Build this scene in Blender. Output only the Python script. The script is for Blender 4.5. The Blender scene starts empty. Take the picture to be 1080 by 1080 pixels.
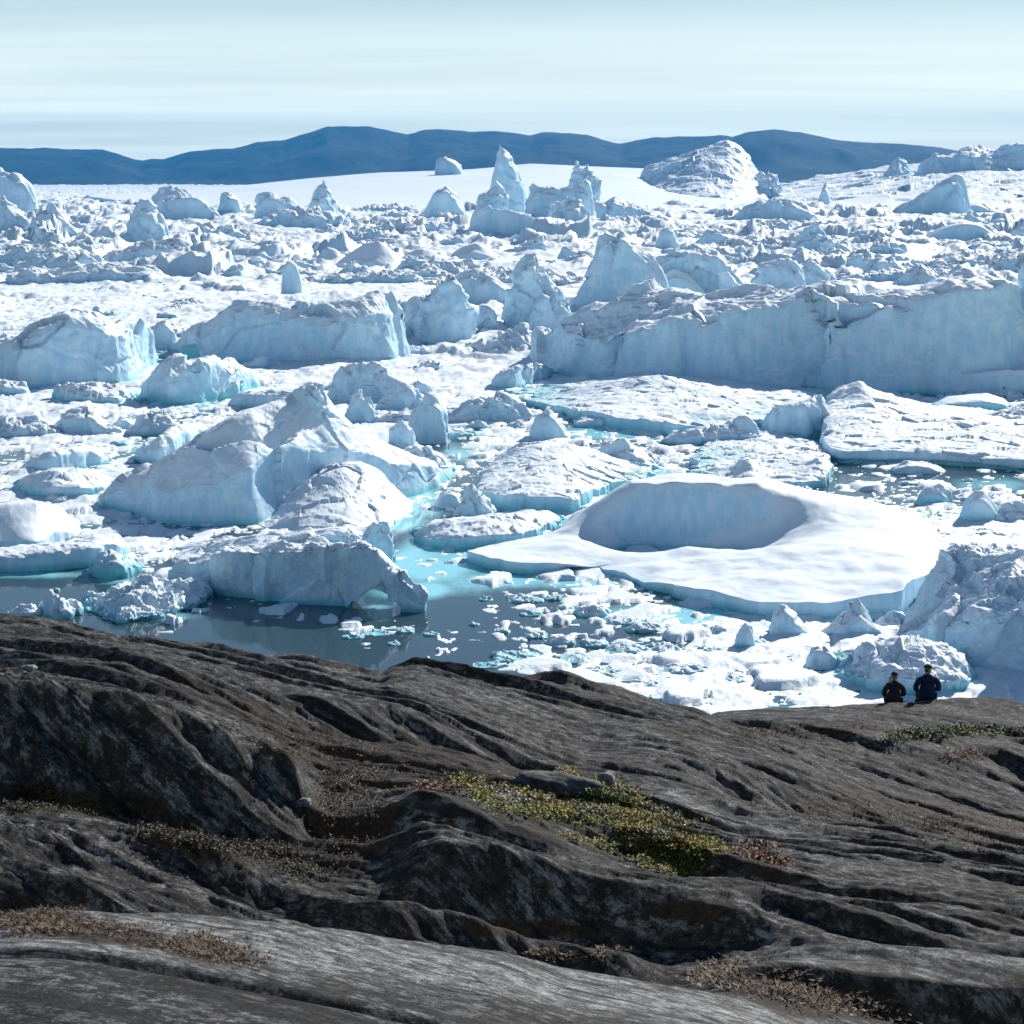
import bpy, bmesh, math, random
import numpy as np
from mathutils import Vector
R = math.radians
random.seed(7)
RNG = np.random.default_rng(11)
S = bpy.context.scene
COL = S.collection

# ------------------------------------------------------------------ camera geometry
F = 2015.0            # focal length in photograph pixels (1080 wide)
CAM_H = 45.0
PITCH = math.atan(355.0 / F)
CP, SP = math.cos(PITCH), math.sin(PITCH)
SUN_AZ, SUN_EL = R(33), R(30)

def ray(px, py):
    xc = (np.asarray(px, float) - 540) / F
    yc = (540 - np.asarray(py, float)) / F
    return xc, CP + yc * SP, -SP + yc * CP

def water_pt(px, py):
    x, y, z = ray(px, py)
    t = -CAM_H / z
    return x * t, y * t

def at_dist(px, py, d):
    """point on the ray of a pixel at forward distance d (metres along +Y)"""
    x, y, z = ray(px, py)
    t = d / y
    return x * t, y * t, CAM_H + z * t

def height_at(px, py_base, h):
    """height in metres of something h pixels tall standing on the water at (px, py_base)"""
    X, Y = water_pt(px, py_base)
    x, y, z = ray(px, np.asarray(py_base, float) - h)
    return CAM_H + z * (Y / y)

# ------------------------------------------------------------------ noise
def _hash(ix, iy, iz, s):
    n = (ix.astype(np.int64) * 374761393 + iy.astype(np.int64) * 668265263 + iz * 1274126177 + s * 974634777) & 0xFFFFFFFF
    n = ((n ^ (n >> 13)) * 1274126177) & 0xFFFFFFFF
    n = ((n ^ (n >> 15)) * 2246822519) & 0xFFFFFFFF
    return ((n ^ (n >> 16)) & 0xFFFFFF) / float(0xFFFFFF)

def noise2(x, y, s=0):
    fx, fy = np.floor(x), np.floor(y)
    ix, iy = fx.astype(np.int64), fy.astype(np.int64)
    u, v = x - fx, y - fy
    u = u * u * u * (u * (u * 6 - 15) + 10); v = v * v * v * (v * (v * 6 - 15) + 10)
    a = _hash(ix, iy, 0, s); b = _hash(ix + 1, iy, 0, s)
    c = _hash(ix, iy + 1, 0, s); d = _hash(ix + 1, iy + 1, 0, s)
    return 2 * ((a + (b - a) * u) * (1 - v) + (c + (d - c) * u) * v) - 1

def noise3(x, y, z, s=0):
    fx, fy, fz = np.floor(x), np.floor(y), np.floor(z)
    ix, iy, iz = fx.astype(np.int64), fy.astype(np.int64), fz.astype(np.int64)
    u, v, w = x - fx, y - fy, z - fz
    u = u * u * (3 - 2 * u); v = v * v * (3 - 2 * v); w = w * w * (3 - 2 * w)
    def pl(k):
        a = _hash(ix, iy, iz + k, s); b = _hash(ix + 1, iy, iz + k, s)
        c = _hash(ix, iy + 1, iz + k, s); d = _hash(ix + 1, iy + 1, iz + k, s)
        return (a + (b - a) * u) * (1 - v) + (c + (d - c) * u) * v
    return 2 * (pl(0) * (1 - w) + pl(1) * w) - 1

def fbm2(x, y, o=4, s=0, gain=0.5, lac=2.03):
    r = 0; a = 1; t = 0
    for i in range(o):
        r = r + a * noise2(x, y, s + i * 17); t += a
        a *= gain; x = x * lac + 3.1; y = y * lac + 7.7
    return r / t * 1.6

def fbm3(x, y, z, o=4, s=0, gain=0.5):
    r = 0; a = 1; t = 0
    for i in range(o):
        r = r + a * noise3(x, y, z, s + i * 17); t += a
        a *= gain; x = x * 2.03 + 3.1; y = y * 2.03 + 7.7; z = z * 2.03 + 1.7
    return r / t * 1.6

def ridged2(x, y, o=4, s=0):
    r = 0; a = 1; t = 0
    for i in range(o):
        r = r + a * (1 - np.abs(noise2(x, y, s + i * 17))); t += a
        a *= 0.5; x = x * 2.1 + 1.3; y = y * 2.1 + 5.1
    return r / t

def vor2(x, y, s=0):
    """nearest cell: distance, second distance, cell random, offsets to the cell point"""
    ix, iy = np.floor(x).astype(np.int64), np.floor(y).astype(np.int64)
    b1 = np.full(x.shape, 9.0); b2 = np.full(x.shape, 9.0)
    rid = np.zeros(x.shape); ox = np.zeros(x.shape); oy = np.zeros(x.shape)
    for dx in (-1, 0, 1):
        for dy in (-1, 0, 1):
            jx, jy = ix + dx, iy + dy
            qx = jx + 0.1 + 0.8 * _hash(jx, jy, 1, s) - x
            qy = jy + 0.1 + 0.8 * _hash(jx, jy, 2, s) - y
            d = np.sqrt(qx * qx + qy * qy)
            n = d < b1
            b2 = np.where(n, b1, np.minimum(b2, d))
            b1 = np.where(n, d, b1)
            rid = np.where(n, _hash(jx, jy, 3, s), rid)
            ox = np.where(n, qx, ox); oy = np.where(n, qy, oy)
    return b1, b2, rid, ox, oy

def vor3(x, y, z, s=0, tilt=False):
    ix, iy, iz = (np.floor(c).astype(np.int64) for c in (x, y, z))
    b1 = np.full(x.shape, 9.0); b2 = np.full(x.shape, 9.0); rid = np.zeros(x.shape); tl = np.zeros(x.shape)
    for dx in (-1, 0, 1):
        for dy in (-1, 0, 1):
            for dz in (-1, 0, 1):
                jx, jy, jz = ix + dx, iy + dy, iz + dz
                h = lambda k: _hash(jx, jy, jz, s + k * 91)
                qx, qy, qz = jx + h(1) - x, jy + h(2) - y, jz + h(3) - z
                q = np.sqrt(qx * qx + qy * qy + qz * qz)
                n = q < b1
                b2 = np.where(n, b1, np.minimum(b2, q)); b1 = np.where(n, q, b1)
                rid = np.where(n, h(4), rid)
                if tilt: tl = np.where(n, qx * (h(5) - .5) + qy * (h(6) - .5) + qz * (h(7) - .5), tl)
    return (b1, b2, rid, tl) if tilt else (b1, b2, rid)

def sstep(a, b, x):
    t = np.clip((x - a) / (b - a), 0, 1)
    return t * t * (3 - 2 * t)

# ------------------------------------------------------------------ mesh helpers
def make_mesh(name, V, Q, smooth=True, T=None):
    """V (n,3), Q quads (m,4), T optional list of polygons"""
    me = bpy.data.meshes.new(name)
    V = np.ascontiguousarray(V, np.float32)
    me.vertices.add(len(V)); me.vertices.foreach_set('co', V.ravel())
    loops = [np.asarray(Q, np.int32).ravel()] if len(Q) else []
    tot = [np.full(len(Q), 4, np.int32)] if len(Q) else []
    for p in (T or []):
        loops.append(np.asarray(p, np.int32)); tot.append(np.array([len(p)], np.int32))
    lo = np.concatenate(loops); to = np.concatenate(tot)
    me.loops.add(len(lo)); me.loops.foreach_set('vertex_index', lo)
    st = np.concatenate([[0], np.cumsum(to)[:-1]]).astype(np.int32)
    me.polygons.add(len(to)); me.polygons.foreach_set('loop_start', st)
    me.polygons.foreach_set('loop_total', to)
    me.polygons.foreach_set('use_smooth', np.full(len(to), smooth, bool))
    me.update(calc_edges=True); me.validate()
    return me

def link(name, me, mat, parent=None, loc=(0, 0, 0)):
    o = bpy.data.objects.new(name, me)
    COL.objects.link(o)
    if mat:
        for m in (mat if isinstance(mat, (list, tuple)) else [mat]): me.materials.append(m)
    o.location = loc
    if parent: o.parent = parent
    return o

def tag(o, label=None, cat=None, group=None, kind=None):
    if label: o['label'] = label
    if cat: o['category'] = cat
    if group: o['group'] = group
    if kind: o['kind'] = kind
    return o

def grid_quads(nr, nc):
    i = np.arange(nr * nc).reshape(nr, nc)
    return np.stack([i[:-1, :-1], i[:-1, 1:], i[1:, 1:], i[1:, :-1]], -1).reshape(-1, 4)

def vattr(me, name, arr):
    a = me.attributes.new(name, 'FLOAT', 'POINT')
    a.data.foreach_set('value', np.ascontiguousarray(arr, np.float32).ravel())

# ------------------------------------------------------------------ materials
def new_mat(name):
    m = bpy.data.materials.new(name); m.use_nodes = True
    nt = m.node_tree; nt.nodes.clear()
    return m, nt

class NB:
    def __init__(self, nt): self.nt = nt
    def n(self, t, **kw):
        nd = self.nt.nodes.new(t)
        for k, v in kw.items():
            if k.startswith('i_'): nd.inputs[k[2:]].default_value = v
            else: setattr(nd, k, v)
        return nd
    def l(self, a, b): self.nt.links.new(a, b)
    def put(self, sock, v):
        if hasattr(v, 'is_linked') or isinstance(v, bpy.types.NodeSocket): self.l(v, sock)
        else: sock.default_value = v
    def math(self, op, a, b=0.0, clamp=False):
        nd = self.n('ShaderNodeMath', operation=op, use_clamp=clamp)
        self.put(nd.inputs[0], a); self.put(nd.inputs[1], b)
        return nd.outputs[0]
    def ss(self, v, a, b, lo=0.0, hi=1.0):
        nd = self.n('ShaderNodeMapRange', interpolation_type='SMOOTHSTEP')
        self.put(nd.inputs[0], v)
        for k, x in zip((1, 2, 3, 4), (a, b, lo, hi)): self.put(nd.inputs[k], x)
        return nd.outputs[0]
    def mix(self, f, a, b, blend='MIX'):
        nd = self.n('ShaderNodeMix', data_type='RGBA', blend_type=blend)
        self.put(nd.inputs[0], f); self.put(nd.inputs[6], a); self.put(nd.inputs[7], b)
        return nd.outputs[2]
    def noise(self, vec, scale, detail=4, rough=0.55, dist=0.0):
        nd = self.n('ShaderNodeTexNoise')
        if vec is not None: self.l(vec, nd.inputs['Vector'])
        nd.inputs['Scale'].default_value = scale; nd.inputs['Detail'].default_value = detail
        nd.inputs['Roughness'].default_value = rough; nd.inputs['Distortion'].default_value = dist
        return nd.outputs[0]
    def scale(self, vec, s):
        nd = self.n('ShaderNodeMapping'); self.l(vec, nd.inputs[0]); nd.inputs['Scale'].default_value = s
        return nd.outputs[0]
    def attr(self, name, kind='GEOMETRY', out='Fac'):
        return self.n('ShaderNodeAttribute', attribute_name=name, attribute_type=kind).outputs[out]
    def bump(self, h, strength, dist, normal=None):
        nd = self.n('ShaderNodeBump'); nd.inputs['Strength'].default_value = strength
        nd.inputs['Distance'].default_value = dist; self.l(h, nd.inputs['Height'])
        if normal: self.l(normal, nd.inputs['Normal'])
        return nd.outputs[0]

def rgb(r, g, b): return (r, g, b, 1.0)

def mat_ice():
    m, nt = new_mat('glacier_ice'); b = NB(nt)
    out = b.n('ShaderNodeOutputMaterial'); p = b.n('ShaderNodeBsdfPrincipled')
    geo = b.n('ShaderNodeNewGeometry'); pos = geo.outputs['Position']
    sep = b.n('ShaderNodeSeparateXYZ'); b.l(geo.outputs['Normal'], sep.inputs[0]); nz = sep.outputs['Z']
    sp = b.n('ShaderNodeSeparateXYZ'); b.l(pos, sp.inputs[0]); z = sp.outputs['Z']
    grain = b.attr('grain', 'OBJECT')       # metres per noise unit
    dirt = b.attr('dirt', 'OBJECT'); teal = b.attr('teal', 'OBJECT')
    nd = b.n('ShaderNodeVectorMath', operation='SCALE'); b.l(pos, nd.inputs[0])
    b.l(b.math('DIVIDE', 1.0, b.math('MAXIMUM', grain, 0.02)), nd.inputs[3]); q = nd.outputs[0]
    n1 = b.noise(q, 0.35, 6, 0.6); n2 = b.noise(q, 1.6, 5, 0.65); n3 = b.noise(b.scale(q, (1, 1, 0.25)), 0.8, 4, 0.6)
    # bare layered glacier ice, steep sides bluer as painted-in shade; snow on upward faces
    ice = b.mix(b.ss(n3, 0.35, 0.65), rgb(.43, .66, .81), rgb(.58, .75, .86))
    up = b.ss(b.math('ADD', nz, b.math('MULTIPLY', b.math('SUBTRACT', n2, 0.5), 0.45)), 0.34, 0.72)
    snow = b.mix(n1, rgb(.74, .82, .885), rgb(.84, .885, .92))
    c = b.mix(up, ice, snow)
    # grey dust frozen into old ice
    dm = b.ss(b.math('ADD', b.math('MULTIPLY', n2, 0.6), b.math('MULTIPLY', n1, 0.4)), 0.50, 0.66)
    dm = b.math('MULTIPLY', dm, dirt, clamp=True)
    c = b.mix(dm, c, rgb(.26, .245, .24))
    # dense wave-washed ice just above the waterline
    wz = b.ss(b.math('ADD', z, b.math('MULTIPLY', b.math('SUBTRACT', n2, 0.5), b.math('MULTIPLY', teal, 0.9))), b.math('MULTIPLY', teal, 1.5), 0.0)
    wz = b.math('MULTIPLY', wz, b.ss(teal, 0.0, 0.3))
    c = b.mix(b.math('MULTIPLY', wz, 0.85), c, rgb(.13, .52, .58))
    b.l(c, p.inputs['Base Color'])
    p.inputs['Roughness'].default_value = 0.55; p.inputs['IOR'].default_value = 1.31
    p.inputs['Specular IOR Level'].default_value = 0.25
    hh = b.math('ADD', n2, b.math('MULTIPLY', b.noise(q, 6.0, 4, 0.7), 0.35))
    bm = b.n('ShaderNodeBump'); bm.inputs['Strength'].default_value = 0.5
    b.l(b.math('MULTIPLY', grain, b.math('MULTIPLY', b.attr('crust', 'OBJECT'), 0.17)), bm.inputs['Distance']); b.l(hh, bm.inputs['Height'])
    b.l(bm.outputs[0], p.inputs['Normal'])
    b.l(p.outputs[0], out.inputs[0])
    return m

def mat_melange():
    m, nt = new_mat('brash_ice'); b = NB(nt)
    out = b.n('ShaderNodeOutputMaterial'); p = b.n('ShaderNodeBsdfPrincipled')
    geo = b.n('ShaderNodeNewGeometry'); pos = geo.outputs['Position']
    rid = b.attr('rid'); gap = b.attr('gap'); dirt = b.attr('dirt')
    n1 = b.noise(pos, 0.05, 5, 0.6); n2 = b.noise(pos, 0.9, 5, 0.7)
    c = b.mix(rid, rgb(.73, .815, .875), rgb(.86, .895, .92))
    c = b.mix(b.math('MULTIPLY', b.ss(n2, 0.52, 0.75), 0.35), c, rgb(.60, .74, .80))
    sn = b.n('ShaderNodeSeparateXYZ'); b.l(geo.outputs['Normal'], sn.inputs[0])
    c = b.mix(b.ss(b.math('ADD', sn.outputs['Z'], b.math('MULTIPLY', b.math('SUBTRACT', n2, .5), .4)), .50, .86), rgb(.50, .69, .82), c)  # bare-ice blue on steep sides, which also paints blue shade into the colour
    c = b.mix(b.math('MULTIPLY', gap, 0.4), c, rgb(.46, .64, .71))
    c = b.mix(b.math('MULTIPLY', dirt, b.ss(n2, 0.40, 0.62)), c, rgb(.33, .32, .31))
    b.l(c, p.inputs['Base Color']); p.inputs['Roughness'].default_value = 0.6
    p.inputs['Specular IOR Level'].default_value = 0.25
    b.l(b.bump(b.noise(pos, 2.5, 5, 0.7), 0.6, 0.25), p.inputs['Normal'])
    b.l(p.outputs[0], out.inputs[0])
    return m

def mat_water():
    m, nt = new_mat('fjord_water'); b = NB(nt)
    out = b.n('ShaderNodeOutputMaterial'); p = b.n('ShaderNodeBsdfPrincipled')
    geo = b.n('ShaderNodeNewGeometry'); pos = geo.outputs['Position']
    t = b.attr('shallow')
    n = b.noise(b.scale(pos, (1, .45, 1)), 0.13, 6, 0.65)
    tt = b.ss(b.math('ADD', t, b.math('MULTIPLY', b.math('SUBTRACT', n, 0.5), 0.85)), 0.16, 0.70)
    c = b.mix(tt, rgb(.032, .064, .082), rgb(.27, .66, .73))
    b.l(c, p.inputs['Base Color']); p.inputs['Roughness'].default_value = 0.06
    p.inputs['IOR'].default_value = 1.33
    h = b.math('ADD', b.noise(b.scale(pos, (1, 1, 1)), 1.2, 3, 0.5), b.math('MULTIPLY', b.noise(pos, 0.25, 2), 1.5))
    b.l(b.bump(h, 0.05, 0.10), p.inputs['Normal'])
    b.l(p.outputs[0], out.inputs[0])
    return m

def mat_rock():
    m, nt = new_mat('gneiss_rock'); b = NB(nt)
    out = b.n('ShaderNodeOutputMaterial'); p = b.n('ShaderNodeBsdfPrincipled')
    geo = b.n('ShaderNodeNewGeometry'); pos = geo.outputs['Position']
    cc = b.n('ShaderNodeCombineXYZ'); b.l(b.attr('strx'), cc.inputs[0]); b.l(b.attr('stry'), cc.inputs[1])
    sv = cc.outputs[0]
    soil = b.attr('soil'); pale = b.attr('pale'); green = b.attr('green')
    band = b.noise(b.scale(sv, (0.22, 4.0, 1)), 1.0, 6, 0.62, 0.15)
    fine = b.noise(b.scale(sv, (2.6, 13.0, 1)), 1.0, 8, 0.78, 0.45)
    blot = b.noise(pos, 2.2, 8, 0.72, 0.1); spk = b.noise(pos, 16.0, 5, 0.75); mot = b.noise(b.scale(sv, (5.0, 9.0, 1)), 1.0, 8, .78)
    big = b.noise(pos, 0.22, 4, 0.6)
    c = b.mix(b.ss(band, 0.32, 0.66), rgb(.034, .033, .033), rgb(.36, .352, .348))
    c = b.mix(b.ss(fine, 0.48, 0.58), c, b.mix(0.8, c, rgb(.030, .029, .030)))
    c = b.mix(b.math('MULTIPLY', pale, 0.85), c, b.mix(b.ss(b.math('ADD', b.math('MULTIPLY', fine, .55), b.math('MULTIPLY', mot, .45)), .42, .60), rgb(.60, .60, .595), rgb(.13, .128, .125)))
    # black crust lichen and pale lichen spots
    c = b.mix(b.math('MULTIPLY', b.ss(mot, 0.455, 0.535), b.math('SUBTRACT', 0.95, b.math('MULTIPLY', pale, 0.65))), c, rgb(.017, .014, .012))
    c = b.mix(b.math('MULTIPLY', b.ss(blot, 0.50, 0.58), b.math('SUBTRACT', 0.85, b.math('MULTIPLY', pale, 0.55))), c, rgb(.022, .018, .015))
    c = b.mix(b.math('MULTIPLY', b.ss(spk, 0.58, 0.66), b.math('MULTIPLY', b.ss(big, 0.4, 0.6), 0.7)), c, rgb(.34, .34, .33))
    c = b.mix(b.math('MULTIPLY', b.ss(big, .55, .7), .14), c, rgb(.085, .068, .055))
    jn = b.noise(b.scale(sv, (0.22, 1.5, 1)), 1.0, 3, .5, .2)
    jl = b.ss(b.math('ABSOLUTE', b.math('SUBTRACT', jn, 0.5)), .009, .002)
    jl = b.math('MULTIPLY', jl, b.ss(big, .40, .55))
    c = b.mix(b.math('MULTIPLY', jl, .85), c, rgb(.012, .011, .010))
    g1 = b.noise(pos, 34.0, 3, .75); g2 = b.noise(b.scale(sv, (6.0, 16.0, 1)), 1.0, 4, .75)
    gr = b.math('ADD', b.math('MULTIPLY', b.ss(g1, .36, .64), 1.0), b.math('MULTIPLY', b.ss(g2, .38, .62), 1.0))
    gv = b.n('ShaderNodeCombineColor'); gq = b.math('ADD', .16, b.math('MULTIPLY', gr, .78))
    for k in range(3): b.l(gq, gv.inputs[k])
    c = b.mix(1.0, c, gv.outputs[0], 'MULTIPLY')
    sc = b.mix(b.ss(spk, .4, .65), rgb(.024, .017, .012), rgb(.085, .060, .043))
    c = b.mix(soil, c, sc)
    c = b.mix(b.math('MULTIPLY', green, 0.8), c, b.mix(b.ss(spk, .4, .6), rgb(.035, .038, .012), rgb(.10, .095, .03)))
    b.l(c, p.inputs['Base Color']); p.inputs['Roughness'].default_value = 0.78
    p.inputs['Specular IOR Level'].default_value = 0.3
    h = b.math('ADD', b.math('MULTIPLY', mot, 0.9), b.math('ADD', b.math('MULTIPLY', blot, 0.6), b.math('MULTIPLY', spk, 0.35)))
    h2 = b.math('SUBTRACT', b.noise(pos, 38.0, 5, 0.8), b.math('MULTIPLY', jl, .6))
    b.l(b.bump(h2, 1.0, 0.06, b.bump(h, 1.0, 0.15)), p.inputs['Normal'])
    b.l(p.outputs[0], out.inputs[0])
    return m

def mat_hill():
    m, nt = new_mat('hill_rock'); b = NB(nt)
    out = b.n('ShaderNodeOutputMaterial'); p = b.n('ShaderNodeBsdfPrincipled')
    geo = b.n('ShaderNodeNewGeometry'); pos = geo.outputs['Position']
    n = b.noise(pos, 0.0022, 8, 0.66); n2 = b.noise(pos, 0.02, 4, 0.6)
    c = b.mix(b.ss(n, .35, .65), rgb(.006, .012, .016), rgb(.040, .050, .050))
    c = b.mix(b.math('MULTIPLY', b.ss(n2, .68, .75), .5), c, rgb(.5, .5, .5))
    b.l(c, p.inputs['Base Color']); p.inputs['Roughness'].default_value = 0.95
    p.inputs['Specular IOR Level'].default_value = 0.1
    b.l(p.outputs[0], out.inputs[0])
    return m

def mat_plain(name, c1, c2=None, scale=30, rough=0.8, attr_col=False):
    m, nt = new_mat(name); b = NB(nt)
    out = b.n('ShaderNodeOutputMaterial'); p = b.n('ShaderNodeBsdfPrincipled')
    tc = b.n('ShaderNodeTexCoord')
    if attr_col:
        a = b.n('ShaderNodeAttribute', attribute_name='tint'); b.l(a.outputs['Color'], p.inputs['Base Color'])
    else:
        n = b.noise(tc.outputs['Object'], scale, 4, 0.6)
        b.l(b.mix(b.ss(n, .35, .65), rgb(*c1), rgb(*(c2 or c1))), p.inputs['Base Color'])
    p.inputs['Roughness'].default_value = rough; p.inputs['Specular IOR Level'].default_value = 0.25
    b.l(p.outputs[0], out.inputs[0])
    return m

ICE, MEL, WATER, ROCK, HILL = mat_ice(), mat_melange(), mat_water(), mat_rock(), mat_hill()

# ------------------------------------------------------------------ icebergs
OUTLINES = []      # footprints in picture coordinates, to keep loose chunks out of the bergs

def inside_poly(px, py, poly):
    x, y = np.asarray(px, float), np.asarray(py, float)
    r = np.zeros(x.shape, bool)
    n = len(poly)
    for i in range(n):
        x1, y1 = poly[i][:2]; x2, y2 = poly[(i + 1) % n][:2]
        c = ((y1 > y) != (y2 > y)) & (x < (x2 - x1) * (y - y1) / (y2 - y1 + 1e-9) + x1)
        r ^= c
    return r

SEED = [100]
def berg_mesh(name, outline, peaks=(), rough=1.0, und=1.0, batter=0.10, round_=0.25, res=1.0, facet=0.0,
              flute=0.3, kern=1.0, jag=1.0, lean=(0, 0), notch=0.0, hole=None, ts=None):
    """closed ice body standing in the water. outline: (px, py, wall height in px) round the waterline."""
    SEED[0] += 7; sd = SEED[0]
    ol = np.array([(p[0], p[1], p[2]) for p in outline], float)
    X, Y = water_pt(ol[:, 0], ol[:, 1])
    H = np.maximum(height_at(ol[:, 0], ol[:, 1], ol[:, 2]), 0.05)
    P = np.stack([X, Y, H], 1)
    cx, cy = X.mean(), Y.mean()
    W, D = X.max() - X.min(), Y.max() - Y.min()
    ctrl = [P]
    if len(peaks):
        pk = np.array(peaks, float)
        a, c = water_pt(pk[:, 0], pk[:, 1])
        ctrl.append(np.stack([a, c, np.maximum(height_at(pk[:, 0], pk[:, 1], pk[:, 2]), 0.05)], 1))
    C = np.concatenate(ctrl)
    hmax = C[:, 2].max()
    # closed Catmull-Rom through the outline
    k = len(P); dense = []
    for i in range(k):
        p0, p1, p2, p3 = P[i - 1], P[i], P[(i + 1) % k], P[(i + 2) % k]
        for t in np.linspace(0, 1, 12, endpoint=False):
            q = 0.5 * ((2 * p1) + (-p0 + p2) * t + (2 * p0 - 5 * p1 + 4 * p2 - p3) * t * t + (-p0 + 3 * p1 - 3 * p2 + p3) * t ** 3)
            q[2] = p1[2] + (p2[2] - p1[2]) * t
            dense.append(q)
    dense = np.array(dense)
    seg = np.linalg.norm(np.diff(np.vstack([dense, dense[:1]])[:, :2], axis=0), axis=1)
    # picture length of each piece decides how finely it is cut
    mpp = np.hypot(dense[:, 0], dense[:, 1]).mean() / F        # metres per pixel
    s = np.concatenate([[0], np.cumsum(seg)]); L = s[-1]
    n = int(np.clip(L / mpp * 0.66 * res, 30, 720))
    ss = np.linspace(0, L, n, endpoint=False)
    dd = np.vstack([dense, dense[:1]])
    O = np.stack([np.interp(ss, s, dd[:, j]) for j in range(3)], 1)
    # jagged waterline
    nrm = np.stack([np.roll(O[:, 1], -1) - np.roll(O[:, 1], 1), -(np.roll(O[:, 0], -1) - np.roll(O[:, 0], 1))], 1)
    nrm /= np.linalg.norm(nrm, axis=1)[:, None] + 1e-9
    ctr = np.array([cx, cy])
    if ((O[:, :2] - ctr) * nrm).sum() < 0: nrm = -nrm
    sz = max(min(W, D * 1.2, hmax * 3), 0.3)
    jg = fbm2(O[:, 0] / (sz * .45), O[:, 1] / (sz * .45), 4, sd) * sz * 0.05 * jag
    O[:, :2] += nrm * jg[:, None]
    # top surface from the control heights
    N = np.stack([(C[:, 0] - cx) / (W + .1), (C[:, 1] - cy) / (D + .1)], 1)
    dist = np.sqrt(((N[:, None] - N[None]) ** 2).sum(-1) + 1e-4) ** kern
    A = np.zeros((len(C) + 1, len(C) + 1)); A[:-1, :-1] = dist; A[-1, :-1] = A[:-1, -1] = 1
    wts = np.linalg.lstsq(A + np.eye(len(A)) * 1e-6, np.append(C[:, 2], 0), rcond=None)[0]
    def top(x, y):
        q = np.stack([(x - cx) / (W + .1), (y - cy) / (D + .1)], -1)
        d = np.sqrt(((q[..., None, :] - N) ** 2).sum(-1) + 1e-4) ** kern
        return np.clip(d @ wts[:-1] + wts[-1], 0.08, hmax * 1.1)
    rings = int(np.clip(max(W * 0.5, D, hmax * 1.6) / mpp * 0.22 * res + 6, 6, 130))
    t = np.linspace(0, 1, rings + 1)[1:]
    t = 1 - (1 - t) ** 1.25
    V = []
    Eh = top(O[:, 0], O[:, 1])
    for tk in t:
        x = ctr[0] + (O[:, 0] - ctr[0]) * tk; y = ctr[1] + (O[:, 1] - ctr[1]) * tk
        z = top(x, y)
        # rounded shoulder at the rim
        z = z - Eh * round_ * np.clip((tk - 0.86) / 0.14, 0, 1) ** 2 * 0.5
        V.append(np.stack([x, y, z], 1))
    Eh2 = V[-1][:, 2]
    wallpx = Eh2.max() / mpp
    wr = int(np.clip(wallpx * 0.55 * res, 3, 70))
    for kk in range(1, wr + 1):
        u = kk / wr
        z = Eh2 * (1 - u) + (-1.2) * u
        hh = Eh2 - z
        off = batter * hh * (0.5 + u * 0.5) - notch * Eh2 * np.exp(-((z - 0.12 * Eh2) / (0.12 * Eh2 + .1)) ** 2)
        x = O[:, 0] + nrm[:, 0] * off; y = O[:, 1] + nrm[:, 1] * off
        V.append(np.stack([x, y, z], 1))
    nr = len(V)
    V = np.concatenate(V)
    idx = np.arange(nr * n).reshape(nr, n)
    a = idx[:-1]; bq = np.roll(idx, -1, 1)[:-1]; c = np.roll(idx, -1, 1)[1:]; d = idx[1:]
    Q = np.stack([a, d, c, bq], -1).reshape(-1, 4)
    # lean
    if lean[0] or lean[1]:
        zz = np.clip(V[:, 2], 0, None); V[:, 0] += lean[0] * zz; V[:, 1] += lean[1] * zz
    # normals
    e1 = V[Q[:, 2]] - V[Q[:, 0]]; e2 = V[Q[:, 3]] - V[Q[:, 1]]
    fn = np.cross(e1, e2)
    vn = np.zeros_like(V)
    for j in range(4): np.add.at(vn, Q[:, j], fn)
    vn /= np.linalg.norm(vn, axis=1)[:, None] + 1e-9
    if vn[:n * max(1, rings // 2), 2].mean() < 0: vn = -vn; Q = Q[:, ::-1]
    sc = max(min(hmax, W * .6), 0.4)
    x, y, z = V.T
    dsp = fbm3(x / (sc * .7), y / (sc * .7), z / (sc * .5), 5, sd, .55) * .055 * sc * rough
    r = 1 - np.abs(fbm3(x / (sc * .35), y / (sc * .35), z / (sc * .35), 4, sd + 5))
    dsp += (r - .7) * .045 * sc * rough
    wall = 1 - np.clip(vn[:, 2], 0, 1)
    if flute:
        dsp += fbm3(x / (sc * .09), y / (sc * .09), z / (sc * .9), 3, sd + 9) * .016 * sc * flute * wall
    if facet:
        b1, b2, rd = vor3(x / (sc * .45), y / (sc * .45), z / (sc * .45), sd)
        dsp += ((rd - .5) * .16 * np.clip((b2 - b1) * 5, 0, 1) - b1 * .10) * sc * facet
    # crisp weathering a few pixels across, and cracks through the body
    f = 13 * mpp
    if rough > .3:
        rr = 1 - np.abs(fbm3(x / f, y / f, z / f, 3, sd + 31))
        wq = .25 * fbm3(x / f * 1.3, y / f * 1.3, z / f * 1.3, 2, sd + 32)
        k1, k2, kr, kt = vor3(x / (f * 1.1) + wq, y / (f * 1.1) - wq, z / (f * .8) + wq, sd + 33, True)
        l1, l2, lr, lt = vor3(x / (f * .42) - wq, y / (f * .42) + wq, z / (f * .34), sd + 35, True)
        dsp += (1 - (.62 if rough < 1.05 else .2) * wall) * min(rough, 1.6) * mpp * ((rr - .6) * .6 + (kr - .5) * 1.9 * np.clip((k2 - k1) * 9, 0, 1) + 5.0 * kt + (lr - .5) * .8 + 1.8 * lt)
        cs = sc * .8
        g1, g2, gr, gt = vor3(x / cs + .10 * fbm3(x / cs * 2, y / cs * 2, z / cs * 2, 3, sd + 41), y / cs, z / cs * .8 + .02 * rr, sd + 43, True)
        dsp += min(rough, 1.2) * sc * (.42 * gt + (gr - .5) * .09 * np.clip((g2 - g1) * 8, 0, 1) - .022 * np.exp(-((g2 - g1) / .04) ** 2) * (gr > .6))
    if und:
        us = np.sqrt(W * D) * .12 + .5
        dsp += fbm2(x / us, y / us, 3, sd + 21) * np.clip(vn[:, 2], 0, 1) * us * .035 * und
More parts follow.
